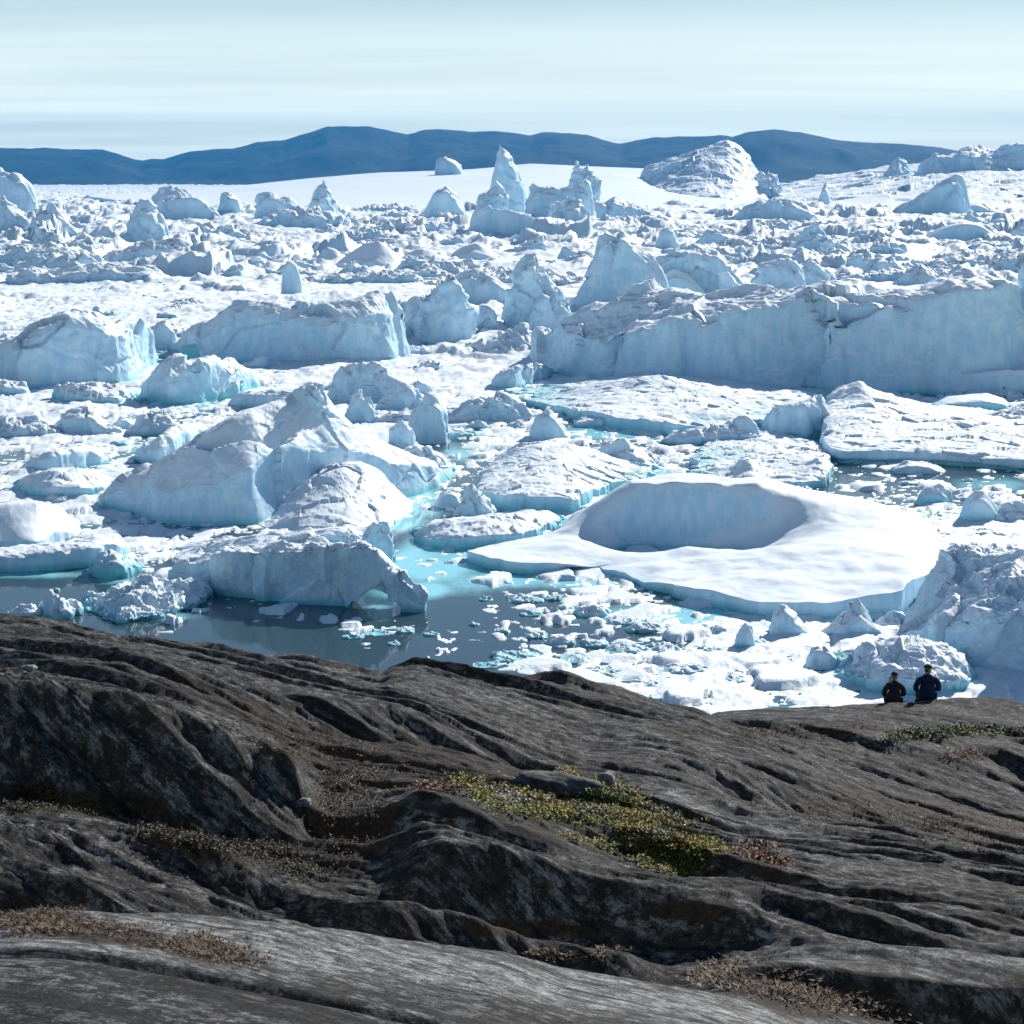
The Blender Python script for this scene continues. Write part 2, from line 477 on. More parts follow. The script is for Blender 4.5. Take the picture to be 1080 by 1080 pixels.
    dsp *= np.clip((z + 1.2) / (0.25 * sc + .4), 0, 1)
    V = V + vn * dsp[:, None]
    V[:n * rings, 2] = np.maximum(V[:n * rings, 2], 0.03)
    # close: centre vertex fan on top ring 0 (as n-gon) and n-gon underneath
    T = [idx[0][::-1] if False else idx[0], idx[-1][::-1]]
    loc = (cx, cy, 0)
    V[:, 0] -= cx; V[:, 1] -= cy
    me = make_mesh(name, V, Q, True, T)
    bm = bmesh.new(); bm.from_mesh(me)
    bmesh.ops.recalc_face_normals(bm, faces=bm.faces)
    tops = [f for f in bm.faces if len(f.verts) > 4]
    bmesh.ops.triangulate(bm, faces=[f for f in tops if f.calc_center_median().z > -0.5])
    bm.to_mesh(me); bm.free()
    OUTLINES.append([(p[0], p[1]) for p in outline])
    return me, loc, mpp, sc

def berg(name, label, cat, outline, peaks=(), dirt=0.0, teal=0.0, group=None, grain=None, **kw):
    me, loc, mpp, sc = berg_mesh(name, outline, peaks, **kw)
    o = link(name, me, ICE, loc=loc)
    o['dirt'] = float(dirt); o['teal'] = float(teal)
    o['grain'] = float(grain or max(mpp * 7, 0.5)); o['crust'] = float(np.clip(kw.get('rough', 1.0), .12, 1.0))
    return tag(o, label, cat, group)

def lump_spec(x0, x1, yw, prof, dr=0.6, fw=0.7, bw=0.3, rb=0.45, sq=2.6, nseg=22):
    """outline + ridge of a body whose skyline is prof = [(px, py_top)...]; yw = waterline (number or [(px, py)])"""
    xs = np.array([p[0] for p in prof], float); ys = np.array([p[1] for p in prof], float)
    wl = (lambda x: np.interp(x, [q[0] for q in yw], [q[1] for q in yw])) if isinstance(yw, (list, tuple)) else (lambda x: yw + 0 * x)
    xc, a = (x0 + x1) / 2, (x1 - x0) / 2
    ymid = float(np.mean(wl(np.linspace(x0, x1, 9))))
    ang = math.atan(((ymid - 540) / F)) + PITCH
    dy = max(2 * a * dr * math.sin(ang), 0.8)
    yr = lambda x: wl(x) - dy * rb
    hp = lambda x: np.maximum(yr(x) - np.interp(x, xs, ys), 0.6)
    out = []
    for i in range(nseg):
        th = math.pi + 2 * math.pi * i / nseg
        cxs, sn = math.cos(th), math.sin(th)
        ux = math.copysign(abs(cxs) ** (2 / sq), cxs); uy = math.copysign(abs(sn) ** (2 / sq), sn)
        px = xc + a * ux
        y = float(wl(px)) - dy / 2 - dy / 2 * uy
        w = fw if uy < 0 else bw
        w = w * (0.35 + 0.65 * abs(uy)) + 0.25 * (1 - abs(uy))
        out.append((px, y, float(hp(px)) * w))
    pk = [(px, float(yr(px)), float(hp(px))) for px in np.linspace(x0 + a * .12, x1 - a * .12, max(5, min(15, int(a / 7) + 5)))]
    pk += [(q[0], float(yr(q[0])), float(hp(q[0]))) for q in prof if x0 + a * .08 < q[0] < x1 - a * .08]
    # drop near-duplicates
    res = []
    for q in sorted(pk):
        if not res or q[0] - res[-1][0] > a * 0.03: res.append(q)
    return out, res

def lump(label, x0, x1, yw, prof, name='iceberg', cat='iceberg', dr=.6, fw=.7, bw=.3, rb=.45, sq=2.6, **kw):
    o, p = lump_spec(x0, x1, yw, prof, dr, fw, bw, rb, sq)
    return berg(name, label, cat, o, p, **kw)


# ------------------------------------------------------------------ the far field, below the hills
berg('snow_plateau_iceberg', 'vast smooth snow covered tabular iceberg sloping up to the foot of the hills', 'iceberg',
     [(96, 213, 6), (200, 221, 2), (330, 223, 2), (450, 224, 2), (600, 223, 2), (760, 220, 2), (800, 214, 4),
      (760, 208, 26), (640, 207, 31), (560, 207, 34), (500, 207, 28), (400, 207, 25), (330, 207, 19), (240, 207, 9), (160, 207, 3), (110, 208, 3)],
     [(300, 214, 15), (420, 214, 24), (520, 214, 28), (650, 213, 28), (220, 213, 8)], rough=.10, und=.15, flute=0, round_=0, jag=.4)
lump('tall sharp fin shaped ice spire standing alone above the snowy plateau', 517, 556, 234,
     [(517, 200), (521, 172), (527, 152), (535, 160), (545, 178), (552, 192), (556, 200)], dr=.5, fw=.9, bw=.8, rough=.6, name='ice_spire', flute=.2)
lump('small square topped ice block perched on the plateau edge in front of the hills', 459, 489, 212,
     [(459, 180), (462, 167), (470, 165), (480, 170), (487, 175), (489, 180)], fw=.95, bw=.9, rough=.5, sq=3.5)
lump('white rounded iceberg with the highest lit summit before the dark hills', 668, 812, 217,
     [(668, 186), (690, 174), (712, 169), (732, 163), (748, 157), (757, 152), (766, 149), (778, 156), (788, 165), (797, 178), (812, 198)], dr=3.2, fw=.08, bw=.4, rb=.62, sq=2.0, rough=.5, und=2)
lump('twin jagged ice pinnacles on the plateau beyond the fin shaped spire', 599, 632, 232,
     [(599, 195), (604, 182), (608, 171), (613, 181), (619, 171), (626, 182), (632, 195)], fw=.7, bw=.6, rough=1.4, name='ice_spire')
lump('long pale iceberg chain under the low end of the hills', 962, 1098, 214,
     [(962, 182), (974, 172), (984, 163), (996, 165), (1008, 160), (1020, 153), (1032, 157), (1042, 163), (1058, 156), (1075, 153), (1098, 158)], dr=1.2, fw=.25, bw=.5, rough=.8)
lump('small pointed white iceberg peeping up where the hills taper off', 928, 962, 212,
     [(928, 186), (938, 172), (946, 166), (954, 172), (962, 182)], fw=.5, bw=.5, rough=.8)
berg('snow_plateau_iceberg', 'broad snow slope below the pale iceberg chain at the tapering hills', 'iceberg',
     [(815, 214, 6), (880, 222, 3), (960, 226, 2), (1050, 230, 2), (1140, 226, 3), (1150, 209, 40), (1080, 207, 40), (1000, 207, 37), (940, 207, 31), (890, 207, 24), (840, 208, 16)],
     [(900, 214, 18), (1000, 216, 28), (1080, 217, 32)], rough=.35, und=.5, flute=0, round_=0)
lump('rounded white iceberg standing against the hills at the frame edge', -40, 39, 226,
     [(-40, 180), (-10, 176), (4, 180), (18, 187), (28, 191), (35, 199), (39, 216)], fw=.9, bw=.7, rough=.6)
lump('leaning pale iceberg split by a black dirt filled crack', 132, 180, 258,
     [(132, 250), (138, 232), (143, 216), (150, 210), (157, 214), (163, 225), (170, 228), (177, 238), (180, 250)], dr=.7, fw=.75, bw=.7, rough=1.0, dirt=.35)
lump('dirt streaked ice wedge lying below the cracked leaning iceberg', 108, 206, 279,
     [(108, 274), (120, 266), (138, 260), (152, 256), (170, 254), (190, 253), (202, 262), (206, 272)], dr=.5, fw=.75, bw=.4, rough=1.0, dirt=.6, flute=1.0)
lump('slim ice pinnacle rising from a low shaded ridge on the snowy plateau', 322, 358, 240,
     [(322, 226), (330, 210), (337, 195), (342, 187), (347, 196), (353, 212), (358, 226)], dr=.5, fw=.6, bw=.6, rough=.9, name='ice_spire')
lump('shaded craggy ice ridge at the foot of the slim pinnacle', 270, 362, 242,
     [(270, 238), (285, 228), (300, 222), (315, 218), (330, 222), (345, 224), (362, 228)], fw=.8, bw=.3, rough=1.2)
lump('long low shaded ice slab with a flat top behind the cracked leaning iceberg', 150, 236, 236,
     [(150, 218), (165, 210), (185, 209), (215, 210), (228, 220), (236, 232)], dr=.35, fw=.95, bw=.5, rough=.6, sq=3.5)
lump('small rounded ice dome on the plateau rim above the long low slab', 158, 207, 230,
     [(158, 208), (168, 200), (182, 196), (197, 199), (207, 208)], fw=.6, bw=.6, rough=.6)
lump('blunt ice block with fluted face beside the long low slab', 231, 258, 230,
     [(231, 212), (238, 207), (250, 208), (258, 220)], fw=.9, bw=.5, rough=.9)
lump('pale blue ice block at the plateau foot in line with the slim pinnacle', 268, 312, 234,
     [(268, 216), (277, 205), (288, 203), (299, 210), (312, 214)], fw=.85, bw=.5, rough=.7)
lump('cone shaped blue shaded iceberg between rubble at the frame edge and cracked berg', 33, 84, 254,
     [(33, 238), (43, 226), (52, 212), (57, 213), (66, 228), (75, 240), (84, 250)], dr=.5, fw=.7, bw=.5, rough=.8)
lump('ragged grey blue iceberg with twin humps cut off by the frame edge', -30, 32, 252,
     [(-30, 215), (-8, 212), (7, 207), (14, 219), (22, 228), (32, 244)], fw=.8, bw=.5, rough=1.3)
lump('heap of dirty dark flecked ice rubble below the cone shaped iceberg', 24, 78, 268,
     [(24, 256), (38, 246), (47, 242), (55, 250), (70, 260), (78, 264)], dr=.7, fw=.4, bw=.4, rough=2.4, dirt=1.0, facet=.6)
lump('flat topped blue ice block lying in front of the dirty rubble heap', 36, 94, 286,
     [(36, 282), (44, 270), (60, 268), (82, 267), (90, 278), (94, 283)], dr=.4, fw=.95, bw=.5, rough=.6, sq=3.5)
lump('small blue ice pyramid next to the flat topped block', 0, 27, 280, [(0, 276), (8, 268), (16, 264), (22, 272), (27, 278)], fw=.8, bw=.5)
lump('smooth pale iceberg with rounded crown in front of the plateau', 447, 492, 238,
     [(447, 220), (455, 206), (460, 199), (472, 198), (482, 206), (488, 216), (492, 222)], dr=.5, fw=.85, bw=.6, rough=.5)
lump('white ice pyramid with one lit face below the fin shaped spire', 501, 538, 241,
     [(501, 215), (512, 202), (522, 192), (530, 198), (536, 206), (538, 214)], fw=.65, bw=.6, rough=1.2, facet=.3)
lump('dark blue shaded ice slab lying across the foot of the fin shaped spire', 494, 570, 252,
     [(494, 232), (500, 221), (525, 220), (545, 224), (562, 226), (570, 240)], dr=.3, fw=1.0, bw=.6, rough=.5, sq=4)
lump('round white boulder of ice beside the dark shaded slab', 578, 619, 240,
     [(578, 226), (586, 212), (598, 206), (610, 212), (617, 224), (619, 232)], dr=.7, fw=.6, bw=.6, rough=1.1)
lump('wide saddle shaped ice ridge behind the round white ice boulder', 552, 626, 236,
     [(552, 205), (562, 191), (572, 196), (585, 202), (605, 196), (618, 190), (626, 205)], dr=.4, fw=.8, bw=.6, rough=.8)
lump('long shaded ice bank at the edge of the plateau beneath the lit summit', 617, 700, 234,
     [(617, 224), (635, 212), (655, 208), (672, 218), (690, 222), (700, 228)], fw=.7, bw=.3, rough=.8)
lump('low square block of pale ice above the grey dome of the long ice wall', 692, 716, 264,
     [(692, 252), (697, 241), (706, 240), (714, 250), (716, 258)], fw=.9, bw=.7, rough=.5)
lump('broad smooth ice wedge with a rounded top among far bergs under the tapering hills', 936, 1024, 229,
     [(936, 226), (955, 215), (975, 203), (992, 192), (1005, 185), (1014, 185), (1018, 200), (1024, 222)], dr=.45, fw=.85, bw=.6, rough=.35, sq=3)
lump('low tail of ice joined to the broad smooth wedge', 1012, 1058, 227, [(1012, 220), (1024, 215), (1034, 214), (1046, 220), (1058, 224)], fw=.8, bw=.4, rough=.5)
lump('little ice dome in front of the lit summit iceberg', 770, 798, 206, [(770, 198), (776, 186), (783, 175), (790, 184), (798, 198)], fw=.8, bw=.6, rough=.5)
lump('craggy ice hump touching the flank of the lit summit iceberg', 794, 830, 214, [(794, 200), (802, 188), (812, 186), (822, 198), (830, 208)], fw=.7, bw=.5, rough=1.2)
lump('thin upright ice blade leaning among low rubble under the hills', 861, 878, 221, [(861, 218), (865, 204), (870, 191), (874, 205), (878, 218)], dr=.4, fw=.9, bw=.8, rough=.4, name='ice_spire')
lump('long low bank of rough ice between the lit summit and the thin ice blade', 766, 866, 236,
     [(766, 230), (785, 216), (805, 212), (828, 209), (845, 216), (866, 230)], dr=.35, fw=.75, bw=.3, rough=1.1)
lump('flat topped trapezoid iceberg with one smooth shaded face', 964, 1060, 260,
     [(964, 257), (982, 244), (1000, 237), (1022, 235), (1042, 237), (1050, 246), (1060, 257)], dr=.35, fw=.95, bw=.5, rough=.3, sq=3)
lump('blue shaded iceberg corner cut off by the frame beside the trapezoid berg', 1060, 1110, 260,
     [(1060, 257), (1066, 243), (1076, 239), (1090, 238), (1110, 245)], fw=.9, bw=.5, rough=.6)
lump('craggy two tiered ice hummock left of the flat trapezoid iceberg', 826, 906, 272,
     [(826, 266), (838, 252), (852, 238), (860, 236), (868, 246), (884, 256), (906, 266)], dr=.4, fw=.7, bw=.4, rough=1.2, facet=.3)
lump('low rubbly ice ridge running from the two tiered hummock towards the trapezoid berg', 886, 968, 262,
     [(886, 258), (905, 250), (920, 245), (940, 252), (955, 254), (968, 258)], dr=.4, fw=.6, bw=.3, rough=1.3)
lump('little white ice cone standing before the trapezoid iceberg', 1012, 1038, 238, [(1012, 234), (1020, 226), (1027, 222), (1033, 230), (1038, 236)], fw=.7, bw=.6)
lump('smooth snow dune in the middle of the ice field, the one with the longest crest', 352, 432, 284,
     [(352, 279), (368, 268), (385, 257), (398, 253), (412, 262), (424, 272), (432, 280)], dr=.8, fw=.25, bw=.25, rough=.25, name='snow_hummock')
lump('smooth snow dune between two others with a blue shaded front', 418, 478, 280,
     [(418, 276), (430, 266), (446, 262), (462, 268), (478, 277)], dr=.5, fw=.6, bw=.25, rough=.25, name='snow_hummock')
lump('curved snow dune whose crest bends down towards the dirty ice tower', 468, 540, 279,
     [(468, 274), (484, 262), (502, 256), (516, 263), (530, 272), (540, 276)], dr=.5, fw=.6, bw=.25, rough=.25, name='snow_hummock')
lump('shaded snow dune beside the upright white ice block', 312, 360, 288, [(312, 284), (326, 276), (340, 272), (352, 280), (360, 285)], dr=.6, fw=.6, bw=.3, rough=.3, name='snow_hummock')
lump('upright white ice block like a gravestone on the flat snow', 297, 319, 313,
     [(297, 300), (299, 280), (304, 277), (313, 278), (317, 290), (319, 302)], dr=.6, fw=.97, bw=.9, rough=.25, sq=4)

# ------------------------------------------------------------------ the middle field
lump('dirty grey streaked ice tower left of the tall pale ice cliff', 530, 612, 352,
     [(530, 330), (540, 300), (546, 274), (556, 266), (567, 270), (575, 285), (590, 302), (603, 318), (612, 335)], dr=.6, fw=.8, bw=.6, rough=1.3, dirt=.35, flute=.8)
lump('tall pale ice cliff with a square shoulder behind the long ice wall', 600, 700, 328,
     [(600, 316), (612, 296), (622, 276), (630, 248), (640, 246), (658, 250), (672, 262), (690, 272), (700, 285)], dr=.4, fw=.95, bw=.7, rough=.7, sq=3)
lump('pale ice bluff sprinkled with dark grit behind the grey dome', 676, 792, 320,
     [(676, 300), (690, 274), (710, 266), (730, 265), (752, 268), (770, 274), (782, 290), (792, 306)], dr=.4, fw=.9, bw=.6, rough=.9, dirt=.25)
lump('smooth grey blue ice dome peeping over the long ice wall', 680, 750, 322,
     [(680, 314), (692, 298), (704, 286), (712, 283), (724, 288), (738, 302), (750, 316)], dr=.5, fw=.75, bw=.5, rough=.25)
lump('lit ice hump with shaded face at the end of the gritty bluff', 786, 850, 312,
     [(786, 300), (798, 284), (815, 275), (832, 274), (846, 286), (850, 300)], dr=.4, fw=.8, bw=.3, rough=.8)
lump('small grey blue ice hump above the cracked top of the long ice wall', 832, 876, 306,
     [(832, 298), (842, 286), (854, 277), (866, 284), (876, 298)], fw=.7, bw=.4, rough=.7)
lump('grey ice pyramid behind the long ice wall', 940, 996, 304, [(940, 300), (955, 286), (970, 278), (984, 288), (996, 300)], fw=.7, bw=.4, rough=.8, dirt=.25)
lump('blue shaded low ice block between the two pyramids behind the long ice wall', 906, 962, 292, [(906, 286), (918, 273), (938, 272), (952, 280), (962, 288)], fw=.8, bw=.4, rough=.6)
lump('second grey ice pyramid, the flatter one, behind the long ice wall', 986, 1030, 300, [(986, 296), (1000, 284), (1010, 279), (1022, 288), (1030, 296)], fw=.7, bw=.4, rough=.8, dirt=.2)
lump('dirty grey rubble mound behind the long ice wall at the frame edge', 1036, 1110, 292, [(1036, 288), (1050, 274), (1066, 268), (1085, 270), (1110, 275)], fw=.5, bw=.4, rough=1.8, dirt=.9, facet=.4)
berg('ice_wall', 'largest iceberg, a long blue shaded ice wall with a cracked rubbly rim', 'iceberg',
     [(570, 378, 16), (580, 388, 34), (592, 396, 44), (612, 401, 44), (636, 404, 46), (656, 403, 50), (672, 406, 62), (700, 408, 68), (722, 407, 66), (742, 409, 58), (768, 410, 76), (800, 411, 84), (828, 411, 82), (852, 410, 94),
      (876, 412, 98), (890, 411, 88), (920, 413, 98), (946, 413, 86), (968, 412, 96), (1010, 412, 108), (1040, 411, 114), (1058, 409, 112), (1068, 404, 90),
      (1060, 388, 60), (1000, 384, 52), (900, 382, 50), (800, 380, 48), (700, 377, 40), (620, 372, 26), (580, 370, 18)],
     [(592, 391, 56), (606, 393, 66), (630, 394, 68), (660, 394, 77), (693, 394, 84), (720, 395, 80), (742, 397, 72), (765, 398, 84), (800, 399, 92), (830, 400, 93), (853, 403, 101), (877, 403, 104), (890, 403, 95), (920, 403, 103), (947, 403, 92), (967, 403, 100), (1010, 403, 113), (1045, 402, 115),
      (620, 385, 50), (720, 388, 66), (850, 390, 80), (960, 392, 84)],
     rough=.7, und=2.6, batter=.30, round_=.05, flute=.12, teal=.9, res=1.15, facet=.0)
lump('upright ice pillar closing the end of the long ice wall, parted by a turquoise cleft', 1064, 1130, 408,
     [(1064, 290), (1070, 281), (1085, 278), (1110, 276), (1130, 290)], dr=.5, fw=.95, bw=.7, rough=.5, teal=1.2)
lump('big rounded iceberg with blue shaded front and bright lit end, upper edge fluted', -24, 168, [(-24, 412), (30, 412), (100, 406), (140, 402), (168, 388)],
     [(-24, 378), (0, 368), (20, 352), (45, 338), (66, 329), (90, 326), (112, 328), (118, 334), (135, 333), (152, 332), (160, 350), (168, 380)], dr=.5, fw=.9, bw=.5, rough=.55, teal=1.2, res=1.2)
lump('long ice wall with concave shaded face and a dirty notch in its crest', 178, 441, [(178, 374), (220, 382), (320, 385), (400, 383), (441, 378)],
     [(178, 362), (184, 346), (200, 343), (218, 344), (236, 330), (252, 317), (270, 316), (300, 319), (316, 322), (335, 330), (350, 322), (380, 313), (405, 305), (416, 306), (424, 326), (432, 350), (441, 374)],
     dr=.3, fw=.82, bw=.4, rough=.6, dirt=.18, teal=1.0, res=1.2, flute=.6)
lump('small shaded ice block wedged between the two big left hand icebergs', 160, 190, 370, [(160, 360), (165, 342), (176, 338), (184, 350), (190, 364)], fw=.9, bw=.5, rough=.5)
lump('glassy turquoise ice chunk behind the low rounded iceberg', 185, 226, 381, [(185, 376), (192, 365), (204, 362), (222, 363), (226, 376)], fw=.75, bw=.6, rough=.5, teal=7, sq=3)
lump('low rounded iceberg with turquoise foot in front of the concave ice wall', 146, 272, [(146, 424), (175, 428), (215, 426), (272, 412)],
     [(146, 414), (158, 402), (172, 386), (186, 377), (205, 378), (230, 375), (248, 378), (256, 388), (272, 400)], dr=.5, fw=.75, bw=.5, rough=.6, teal=2.2)
lump('low snowy floe with glassy end beside the low rounded iceberg', 56, 146, [(56, 424), (90, 430), (130, 428), (146, 420)], [(56, 414), (72, 404), (95, 404), (120, 408), (146, 414)],
     dr=.8, fw=.6, bw=.3, rough=.8, teal=1.5, name='ice_floe', cat='ice floe')
lump('small shaded ice hump at the frame edge before the big rounded iceberg', -30, 31, 418, [(-30, 398), (0, 399), (16, 404), (26, 405), (31, 412)], fw=.7, bw=.4, rough=.8, teal=1)
lump('lit ice pyramid with ribbed flank between the concave ice wall and the dirty tower', 424, 527, [(424, 352), (450, 362), (480, 364), (510, 358), (527, 350)],
     [(424, 340), (440, 318), (456, 302), (466, 294), (474, 296), (482, 312), (496, 322), (512, 332), (527, 346)], dr=.6, fw=.5, bw=.5, rough=1.1, teal=.5, res=1.2)
lump('smooth dark blue shaded dome behind the ribbed ice pyramid', 462, 546, 322, [(462, 312), (474, 296), (490, 286), (502, 283), (514, 292), (530, 298), (546, 312)], dr=.4, fw=.8, bw=.4, rough=.4)
lump('low snowy hump on the flat ice beside the end of the long ice wall', 478, 572, 378, [(478, 374), (505, 360), (530, 352), (552, 345), (566, 352), (572, 368)],
     dr=1.0, fw=.2, bw=.3, rough=1.0, name='snow_hummock')
lump('blue shaded slab of ice in two layers by the foot of the long ice wall', 517, 586, [(517, 412), (550, 410), (586, 398)], [(517, 402), (528, 390), (545, 385), (570, 384), (582, 388), (586, 394)],
     dr=.5, fw=.85, bw=.5, rough=.9, teal=1)
berg('ice_floe', 'wide flat snowy floe with turquoise edge below the long ice wall', 'ice floe',
     [(532, 412, 3), (560, 428, 5), (600, 441, 11), (650, 453, 13), (700, 459, 14), (722, 458, 10), (760, 456, 6), (820, 448, 8), (868, 440, 8), (900, 424, 4), (880, 415, 4), (800, 412, 6), (720, 410, 13), (660, 410, 14), (590, 411, 4)],
     [(690, 424, 26), (640, 424, 18), (740, 428, 20), (800, 430, 12), (590, 424, 6), (700, 443, 16)], rough=.32, und=1.2, teal=1.6, round_=.05)
berg('ice_floe', 'large snowy floe with a blue shaded mound and dark undercut edge over water', 'ice floe',
     [(866, 448, 22), (872, 470, 20), (880, 486, 16), (920, 489, 15), (970, 490, 14), (1030, 494, 12), (1100, 497, 12), (1140, 480, 10), (1110, 444, 8), (1040, 436, 4), (990, 432, 5), (940, 428, 8), (890, 430, 18)],
     [(905, 444, 42), (925, 446, 31), (890, 446, 32), (960, 456, 18), (1010, 462, 16), (1060, 466, 14), (900, 465, 26), (985, 472, 16)], rough=.36, und=.6, teal=.5, notch=.5, res=1.2)
lump('square shaded ice block joined to the large snowy floe by a turquoise gap', 803, 870, [(803, 455), (840, 464), (870, 462)], [(803, 440), (815, 430), (838, 425), (856, 417), (870, 420)],
     dr=.6, fw=.9, bw=.6, rough=.7, teal=.8, sq=3.5)
lump('thin snowy floe with turquoise edge near the pillar of the long ice wall', 974, 1064, 434, [(974, 424), (1000, 418), (1040, 415), (1058, 420), (1064, 426)], dr=1.0, fw=.85, bw=.4, rough=.3, teal=1.6, name='ice_floe', cat='ice floe')
lump('snowy ice bank at the frame edge behind the large snowy floe', 1010, 1120, 452, [(1010, 448), (1035, 440), (1060, 432), (1085, 426), (1120, 425)], dr=.8, fw=.5, bw=.4, rough=.7, name='ice_floe', cat='ice floe')
berg('ice_floe', 'flat rough floe with a rounded knob on its front edge and dark shadow beneath', 'ice floe',
     [(736, 506, 2), (770, 514, 6), (820, 516, 8), (866, 513, 9), (876, 500, 10), (868, 480, 8), (850, 468, 6), (800, 462, 8), (760, 466, 6), (735, 480, 3), (725, 495, 2)],
     [(788, 507, 25), (796, 507, 20), (780, 507, 20), (800, 490, 6), (840, 486, 8), (760, 490, 4), (806, 508, 8), (774, 508, 8), (862, 505, 22), (790, 499, 8)], rough=.4, und=.7, teal=.8, kern=.8)
berg('iceberg', 'pale ribbed iceberg with lumpy top and turquoise foot in the middle of the field', 'iceberg',
     [(506, 526, 16), (520, 537, 18), (560, 541, 20), (590, 542, 20), (610, 541, 16), (632, 524, 10), (678, 510, 6), (690, 500, 5), (660, 492, 8), (600, 490, 18), (550, 492, 20), (520, 506, 18)],
     [(545, 504, 34), (575, 502, 36), (610, 502, 30), (640, 503, 20), (560, 522, 28), (595, 520, 30), (530, 516, 24), (625, 512, 18)], rough=.36, und=.8, teal=1.6, flute=.8, res=1.2)
lump('low wrinkled ice hump behind the pale ribbed iceberg', 622, 704, [(622, 490), (660, 500), (704, 496)], [(622, 482), (640, 468), (658, 464), (674, 474), (690, 482), (704, 490)], dr=.8, fw=.3, bw=.4, rough=.7, teal=.8)
lump('grey sided ice boulder with a lit snow tail near the wide flat floe', 558, 600, 464, [(558, 456), (566, 440), (576, 431), (586, 436), (594, 450), (600, 460)], dr=.8, fw=.8, bw=.5, rough=.5)
lump('long wrinkled ice bank on the edge of the flat rough floe', 700, 800, 470, [(700, 464), (725, 452), (760, 448), (785, 440), (800, 448)], dr=.5, fw=.5, bw=.4, rough=1.0, teal=.6)

# ------------------------------------------------------------------ the tall berg and its neighbours
berg('iceberg', 'towering slanted iceberg with grey blue shaded face and a knob on its summit', 'iceberg',
     [(110, 533, 8), (140, 542, 20), (180, 549, 34), (230, 553, 46), (270, 552, 50), (300, 545, 52), (340, 537, 50), (380, 531, 44), (420, 525, 34), (452, 513, 22), (476, 500, 10),
      (462, 486, 10), (420, 486, 18), (370, 488, 22), (300, 498, 24), (230, 510, 20), (170, 521, 14), (130, 526, 8)],
     [(126, 534, 24), (146, 537, 39), (168, 540, 53), (188, 541, 65), (205, 542, 77), (223, 542, 90), (248, 541, 101), (268, 539, 103), (297, 533, 102), (316, 529, 104), (332, 527, 119), (347, 525, 101), (364, 523, 81), (382, 520, 65), (403, 516, 50), (434, 509, 31),
      (250, 524, 66), (300, 516, 66), (350, 510, 58)],
     rough=.34, und=.8, batter=.34, round_=.10, dirt=.22, teal=1.0, res=1.2, facet=.0, flute=.3)
TALL = COL.objects[-1]
o = lump('x', 317, 349, 531, [(315, 436), (318, 416), (324, 407), (330, 404), (342, 406), (346, 418), (349, 436)], name='summit_knob', dr=.8, fw=.95, bw=.9, rough=1.1, facet=.4, sq=2.2, res=1.3)
for k_ in ('label', 'category'): del o[k_]
o['label'] = 'knob of darker ice on the summit'
o.location = tuple(np.array(o.location) - np.array(TALL.location)); o.parent = TALL
lump('upright ice tooth on the shoulder of the towering slanted iceberg', 408, 440, 492, [(408, 478), (412, 452), (420, 443), (430, 446), (437, 460), (440, 480)], fw=.85, bw=.7, rough=.7)
lump('lumpy ice spur trailing from the towering iceberg to open water', 428, 477, [(428, 510), (455, 510), (477, 498)], [(428, 476), (442, 470), (452, 474), (462, 486), (477, 494)], dr=.7, fw=.7, bw=.6, rough=1.6, facet=.4, teal=.8)
lump('faceted grey ice block tilted beside the towering iceberg', 426, 474, 468, [(426, 452), (436, 432), (450, 414), (460, 416), (470, 432), (474, 450)], dr=.7, fw=.75, bw=.7, rough=.5, facet=.5, sq=3)
lump('snowy ice ridge with scalloped shade behind the towering iceberg', 346, 434, 424, [(346, 412), (356, 396), (372, 384), (392, 380), (408, 388), (420, 400), (434, 412)], dr=.4, fw=.5, bw=.4, rough=1.1)
lump('rounded pale ice hump between the scalloped ridge and the faceted block', 398, 452, 432, [(398, 426), (412, 410), (424, 402), (440, 410), (452, 424)], dr=.5, fw=.6, bw=.5, rough=.7, facet=.3)
lump('small round ice boulder tucked behind the shoulder of the towering iceberg', 364, 396, 446, [(364, 436), (370, 420), (380, 414), (392, 418), (396, 434)], dr=.7, fw=.8, bw=.7, rough=.8)
lump('jumble of shaded ice blocks beyond the faceted grey block', 472, 560, 446, [(472, 438), (484, 424), (500, 418), (520, 412), (536, 414), (548, 424), (560, 436)], dr=.5, fw=.7, bw=.5, rough=1.4, facet=.6)
lump('bright snow dome with a scooped lower edge leaning on the towering iceberg', 266, 434, [(266, 562), (310, 570), (360, 570), (410, 563), (434, 552)],
     [(268, 550), (290, 536), (310, 518), (335, 500), (360, 490), (385, 488), (402, 496), (414, 512), (424, 530), (434, 542)], dr=1.5, fw=.10, bw=.5, rb=.60, rough=.32, und=.9, name='snow_dome')
lump('low shaded bank of ice behind the towering iceberg tip', 240, 335, 432, [(240, 426), (250, 414), (290, 412), (325, 412), (335, 424)], dr=.4, fw=.9, bw=.4, rough=.5, teal=.8)
berg('arched_iceberg', 'flat fronted dirty iceberg with a turquoise arch at one end, by dark water', 'iceberg',
     [(176, 612, 6), (200, 618, 22), (235, 626, 38), (280, 633, 50), (320, 637, 56), (360, 640, 60), (395, 642, 62), (408, 643, 40), (428, 645, 30), (447, 645, 14), (450, 638, 12),
      (432, 640, 24), (408, 637, 36), (380, 632, 46), (330, 626, 46), (280, 622, 40), (220, 614, 24), (185, 610, 5)],
     [(215, 616, 24), (245, 623, 40), (262, 626, 46), (290, 629, 56), (298, 630, 60), (310, 630, 52), (330, 632, 54), (350, 633, 56), (372, 635, 60), (392, 638, 64), (404, 639, 54), (416, 640, 34), (430, 642, 36), (440, 642, 24)],
     rough=.8, und=.8, batter=.04, round_=.0, dirt=.30, teal=.7, res=1.35, jag=.6, flute=.6)
ARCH = bpy.data.objects[-1] if False else COL.objects[-1]
